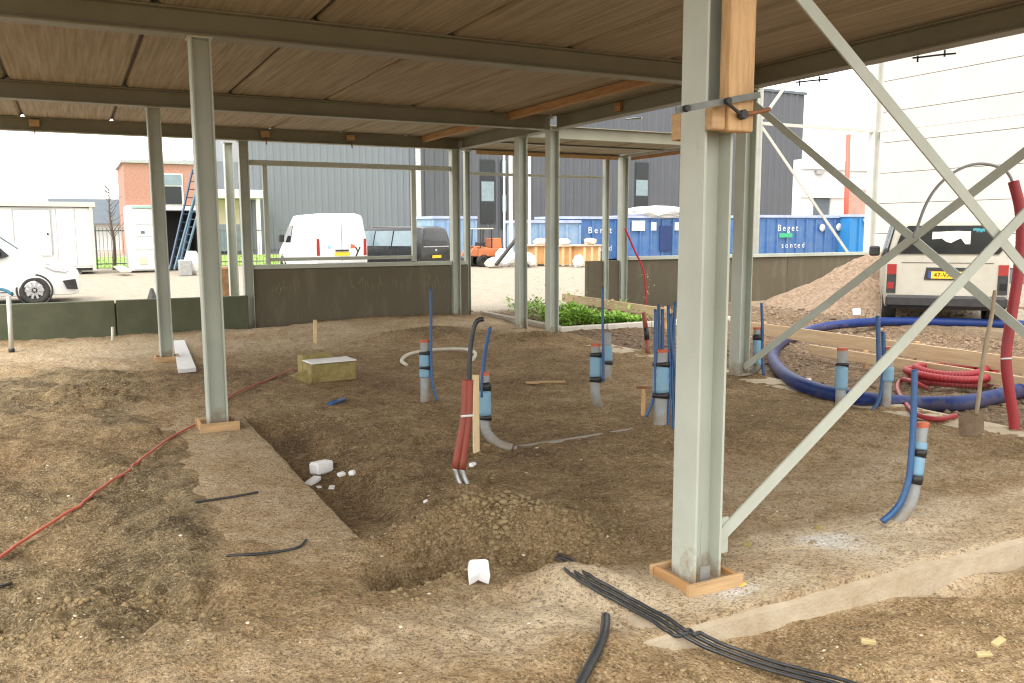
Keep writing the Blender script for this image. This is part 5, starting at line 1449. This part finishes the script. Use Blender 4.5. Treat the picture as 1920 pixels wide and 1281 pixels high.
fp(1532, 320, 1546, 326, bW-.2, .15, 'wall_lamp', GALV, wb_)
P0_ = atB(1586, 430, bW-1.2); P1_ = atB(1591, 252, bW-1.2)
mb = MB(); mb.tube([(P0_[0], P0_[1], 0), P1_], .16, 10, 4); rp = one(mb, 'red_post', mat('red_paint', (.62, .12, .08), .5), 'tall red post before the white low building', 'post')
# white panelled warehouse on the right
wh = empty('warehouse', (22.3, 3, 0), 'large white warehouse wall of long horizontal panels on the right', 'building')
B0_, B1_ = -15.0, 17.9
mb = MB(); mb.box((26.5, (B0_+B1_)/2, 5.9), (8, B1_-B0_, 11.8)); mb.build('core', PANELW, wh)
nl = 5
for k in range(11):
    for i in range(nl):
        w_ = (B1_-B0_)/nl
        mb = MB(); mb.box((22.42, B0_+w_*(i+.5), .45+1.02*k+.51), (.10, w_-.02, 1.004), None, .008); mb.build('panel', PANELW, wh)
mb = MB(); mb.box((22.44, (B0_+B1_)/2, .2), (.1, B1_-B0_, .44)); mb.build('plinth', SLATE, wh)
mb = MB(); mb.box((26.4, (B0_+B1_)/2, 11.9), (8.4, B1_-B0_+.3, .25)); mb.build('roof_edge', GALV, wh)
# site cabin at the left
q = at(181, 512, 33.2); bC = q[1]
aC0 = float(atB(-150, 500, bC)[0])
cb = empty('site_cabin', (q[0], bC, 0), 'white flat-roofed site cabin with a grey-framed door behind the left van', 'cabin')
LC = q[0]-aC0
mb = MB(); mb.box((aC0+LC/2, bC+1.3, 1.40), (LC, 2.5, 2.30)); mb.build('wall', WHITE, cb)
npn = 9
for i in range(npn):
    mb = MB(); mb.box((aC0+LC*(i+.5)/npn, bC+.03, 1.42), (LC/npn-.03, .04, 2.16)); mb.build('panel', WHITE, cb)
mb = MB(); mb.box((aC0+LC/2, bC+1.3, 2.67), (LC+.2, 2.8, .18)); mb.build('roof', PALECONC, cb)
mb = MB(); mb.box((aC0+LC/2, bC+1.3, .20), (LC, 2.4, .12)); mb.build('base_frame', PLASTIC, cb)
mb = MB(); mb.box((q[0]-.06, bC-.01, 1.36), (.12, .1, 2.42)); mb.build('corner_post', PALECONC, cb)
fr_ = fp(28, 392, 95, 478, bC-.02, .03, 'door_frame', GALV, cb)
fp(31, 395, 92, 480, bC-.05, .028, 'door', WHITE, fr_)
fp(88, 437, 91, 441, bC-.09, .03, 'handle', PLASTIC, fr_)
for i in range(4):
    mb = MB(); mb.box((aC0+LC*(i+.5)/4, bC+.6, .07), (.4, .4, .16)); mb.build('foot_block', PALECONC, cb)
# brick house, dark-roofed house
def fbuild(name, x0_, x1_, ytop, dep, thick, m, label, cat='building'):
    q_ = at(x0_, 430, dep); b = q_[1]; P_ = atB(x1_, ytop, b)
    r_ = empty(name, (q_[0], b, 0), label, cat)
    mb = MB(); mb.box(((q_[0]+P_[0])/2, b+thick/2, P_[2]/2), (P_[0]-q_[0], thick, P_[2])); mb.build('wall', m, r_)
    return r_, b, q_[0], float(P_[0]), float(P_[2])
r_, b, x0_, x1_, zt2 = fbuild('brick_house', 238, 374, 309, 58, 8, BRICK, 'red brick flat-roofed house with a tall window left of the ladders')
mb = MB(); mb.box(((x0_+x1_)/2, b+4, zt2+.1), (x1_-x0_+.3, 8.3, .22)); mb.build('roof_edge', GALV, r_)
wf = fp(305, 326, 342, 384, b-.06, .08, 'window', WHITE, r_)
fp(307, 328, 340, 347, b-.10, .04, 'pane', GLASSL, wf)
fp(307, 350, 340, 383, b-.10, .04, 'pane', GLASS, wf)
fp(238, 386, 374, 392, b-.3, .3, 'lower_ledge', WHITE, r_)
q_ = at(100, 430, 75); b = q_[1]; P_ = atB(236, 372, b)
r_ = empty('slate_house', (q_[0], b, 0), 'low house with a dark slate roof behind the site cabin', 'building')
mb = MB(); mb.box(((q_[0]+P_[0])/2, b+4, 1.25), (P_[0]-q_[0], 7.4, 2.5)); mb.build('wall', WHITE, r_)
mb = MB(); mb.prism([(-.4, 2.4), (8.2, 2.4), (5.5, P_[2]), (2.6, P_[2])], P_[0]-q_[0]+.6, (q_[0]-.3, b, 0), (0, 1, 0), (0, 0, 1), (1, 0, 0)); mb.build('roof', SLATE, r_)
# white unit and dark open container with ladders
q_ = at(243, 511, 34); b = q_[1]; P_ = atB(292, 387, b)
r_ = empty('white_unit', (q_[0], b, 0), 'tall white equipment unit with labelled panels beside the fence', 'equipment unit')
mb = MB(); mb.box(((q_[0]+P_[0])/2, b+.9, P_[2]/2+.05), (P_[0]-q_[0], 1.8, P_[2]-.1)); mb.build('shell', WHITE, r_)
for (y0_, y1_) in ((392, 420), (422, 443), (445, 468), (470, 505)): fp(252, y0_, 288, y1_, b-.04, .04, 'panel', WHITE, r_)
fp(264, 433, 271, 438, b-.07, .03, 'label_plate', SLATE, r_)
fp(263, 482, 275, 496, b-.07, .03, 'grille', BEIGE, r_)
fp(247, 386, 292, 390, b-.09, .1, 'top_rail', mat('green_rail', (.3, .45, .38), .5), r_)
q_ = at(298, 503, 36); b = q_[1]; P_ = atB(372, 392, b)
r_ = empty('store_container', (q_[0], b, 0), 'dark open store container behind the leaning ladders', 'container')
Lx = P_[0]-q_[0]
for nm, c_, d_ in (('floor', (q_[0]+Lx/2, b+1.2, .10), (Lx, 2.4, .12)), ('roof', (q_[0]+Lx/2, b+1.2, P_[2]), (Lx, 2.4, .12)), ('back_wall', (q_[0]+Lx/2, b+2.36, P_[2]/2+.05), (Lx, .08, P_[2]-.2)), ('side_wall', (q_[0]+.05, b+1.17, P_[2]/2+.05), (.08, 2.3, P_[2]-.2)), ('side_wall', (q_[0]+Lx-.05, b+1.17, P_[2]/2+.05), (.08, 2.3, P_[2]-.2))):
    mb = MB(); mb.box(c_, d_); mb.build(nm, PLASTIC if nm != 'roof' else WHITE, r_)
def ladder(p, q, wd, n, m, label):
    p, q = np.asarray(p), np.asarray(q)
    r_ = empty('ladder', p, label, 'ladder', 'ladders leaning in the yard')
    sd = A_((wd, .05, 0))
    for s_ in (0, 1):
        mb = MB(); mb.bar(p+sd*s_, q+sd*s_, .05, .10); mb.build('stile', m, r_)
    for k in range(n):
        c_ = p+(q-p)*(k+.5)/n; mb = MB(); mb.bar(c_, c_+sd, .035, .035); mb.build('rung', m, r_)
ladder(at(318, 506, 33), at(361, 318, 35), .34, 12, mat('ladder_navy', (.02, .05, .10), .4), 'dark blue ladder leaning steeply left of the left column')
ladder(at(327, 506, 32.6), at(374, 336, 34.6), .3, 12, mat('ladder_grey', (.06, .12, .16), .4), 'blue-grey ladder leaning in front of the darker one')
q_ = at(360, 500, 32); mb = MB(); mb.lump((q_[0], q_[1], .45), (.6, .6, .95), 71, .15, 2); one(mb, 'sack', WHITE, 'white sack standing below the ladders beside the left column', 'sack')
q_ = at(347, 502, 31.5); mb = MB(); mb.box((q_[0], q_[1], .3), (.45, .4, .6), None, .03); one(mb, 'grey_box', GALV, 'small grey box on the ground below the ladders', 'box')
mb = MB(); mb.bar(at(222, 500, 33), at(237, 509, 31.5), .35, .06); one(mb, 'white_slab', PALECONC, 'pale slab leaning at the foot of the white unit', 'slab')
# traffic cone behind the rear left column
q_ = gp(286, 567)
r_ = empty('dark_cone', (q_[0]+.02, q_[1], 0), 'small dark cone standing on the yard left of the rear left column', 'cone')
mb = MB(); mb.lathe((q_[0], q_[1], .02), (0, 0, 1), [(0, .13), (.30, .035), (.31, .001)], 14); mb.build('cone', PLASTIC, r_)
mb = MB(); mb.box((q_[0], q_[1], .012), (.34, .34, .03), None, .008); mb.build('base', PLASTIC, r_)
# stacked logs block beside the post
q_ = at(428, 560, 17.5); mb = MB(); mb.box((q_[0], q_[1], .45), (.4, .35, .9), None, .03); one(mb, 'rusty_drum', mat('rust_dark', (.12, .06, .03), .8, (.3, .17, .07), 5, .9), 'dark rusty block standing behind the left window post', 'block')
# lawn, fence, grass
mb = MB(); bF = float(at(200, 500, 38)[1])
aF0, aF1 = float(atB(60, 480, bF)[0]), float(atB(700, 480, bF)[0])
mb.box(((aF0+aF1)/2, bF+9.8, -.05), (aF1-aF0+20, 18.5, .16)); lw = mb.build('lawn', GRASS); tag(lw, 'green lawn behind the yard fence', kind='structure')
def lawn(r):
    return r.uniform(aF0, aF1), bF+.7+16*r.random()**2, .03+.12*r.random()
leaves('grass', 2500, lawn, .2, .06, .16, BLADE, 'long grass along the foot of the fence', seed=5)
fe = empty('bar_fence', (aF0, bF, 0), 'green-grey upright bar fence between the yard and the lawn', 'fence')
np_ = int((aF1-aF0)/2.5)
FENM = mat('fence_paint', (.10, .12, .11), .5, (.16, .17, .15), 5, .6)
for i in range(np_+1):
    mb = MB(); mb.box((aF0+2.5*i, bF, .95), (.07, .07, 1.9)); mb.build('post', FENM, fe)
for z_ in (.22, 1.68):
    mb = MB(); mb.box(((aF0+aF0+2.5*np_)/2, bF-.045, z_), (2.5*np_, .02, .05)); mb.build('rail', FENM, fe)
mb = MB()
for i in range(int(2.5*np_/.16)):
    mb.box((aF0+.08+.16*i, bF-.07, .93), (.022, .022, 1.75))
tag(mb.build('bars', FENM, fe), kind='stuff')
# young bare tree by the fence
q_ = at(214, 500, 37)
r_ = empty('young_tree', (q_[0], q_[1], 0), 'thin bare young tree between the cabin and the white unit', 'tree')
mb = MB(); mb.tube([(q_[0], q_[1], 0), (q_[0]+.05, q_[1], 1.2), (q_[0]-.05, q_[1], 2.4), (q_[0], q_[1], 3.6)], .07, 7, 5, rfun=lambda i, n: .08*(1-.8*i/n)); mb.build('trunk', BARK, r_)
tr = np.random.default_rng(4)
mb = MB()
for k in range(26):
    z_ = tr.uniform(1.2, 3.4); an = tr.random()*6.28; L_ = tr.uniform(.25, .8)
    s0 = A_((q_[0], q_[1], z_)); d_ = A_((math.cos(an), math.sin(an), tr.uniform(.4, 1.2)))
    mb.tube([s0, s0+d_*L_*.5+tr.normal(0, .03, 3), s0+d_*L_], .014, 5, 3, rfun=lambda i, n: .016*(1-.8*i/n))
cr_ = mb.build('crown', BARK, r_); tag(cr_, kind='stuff')
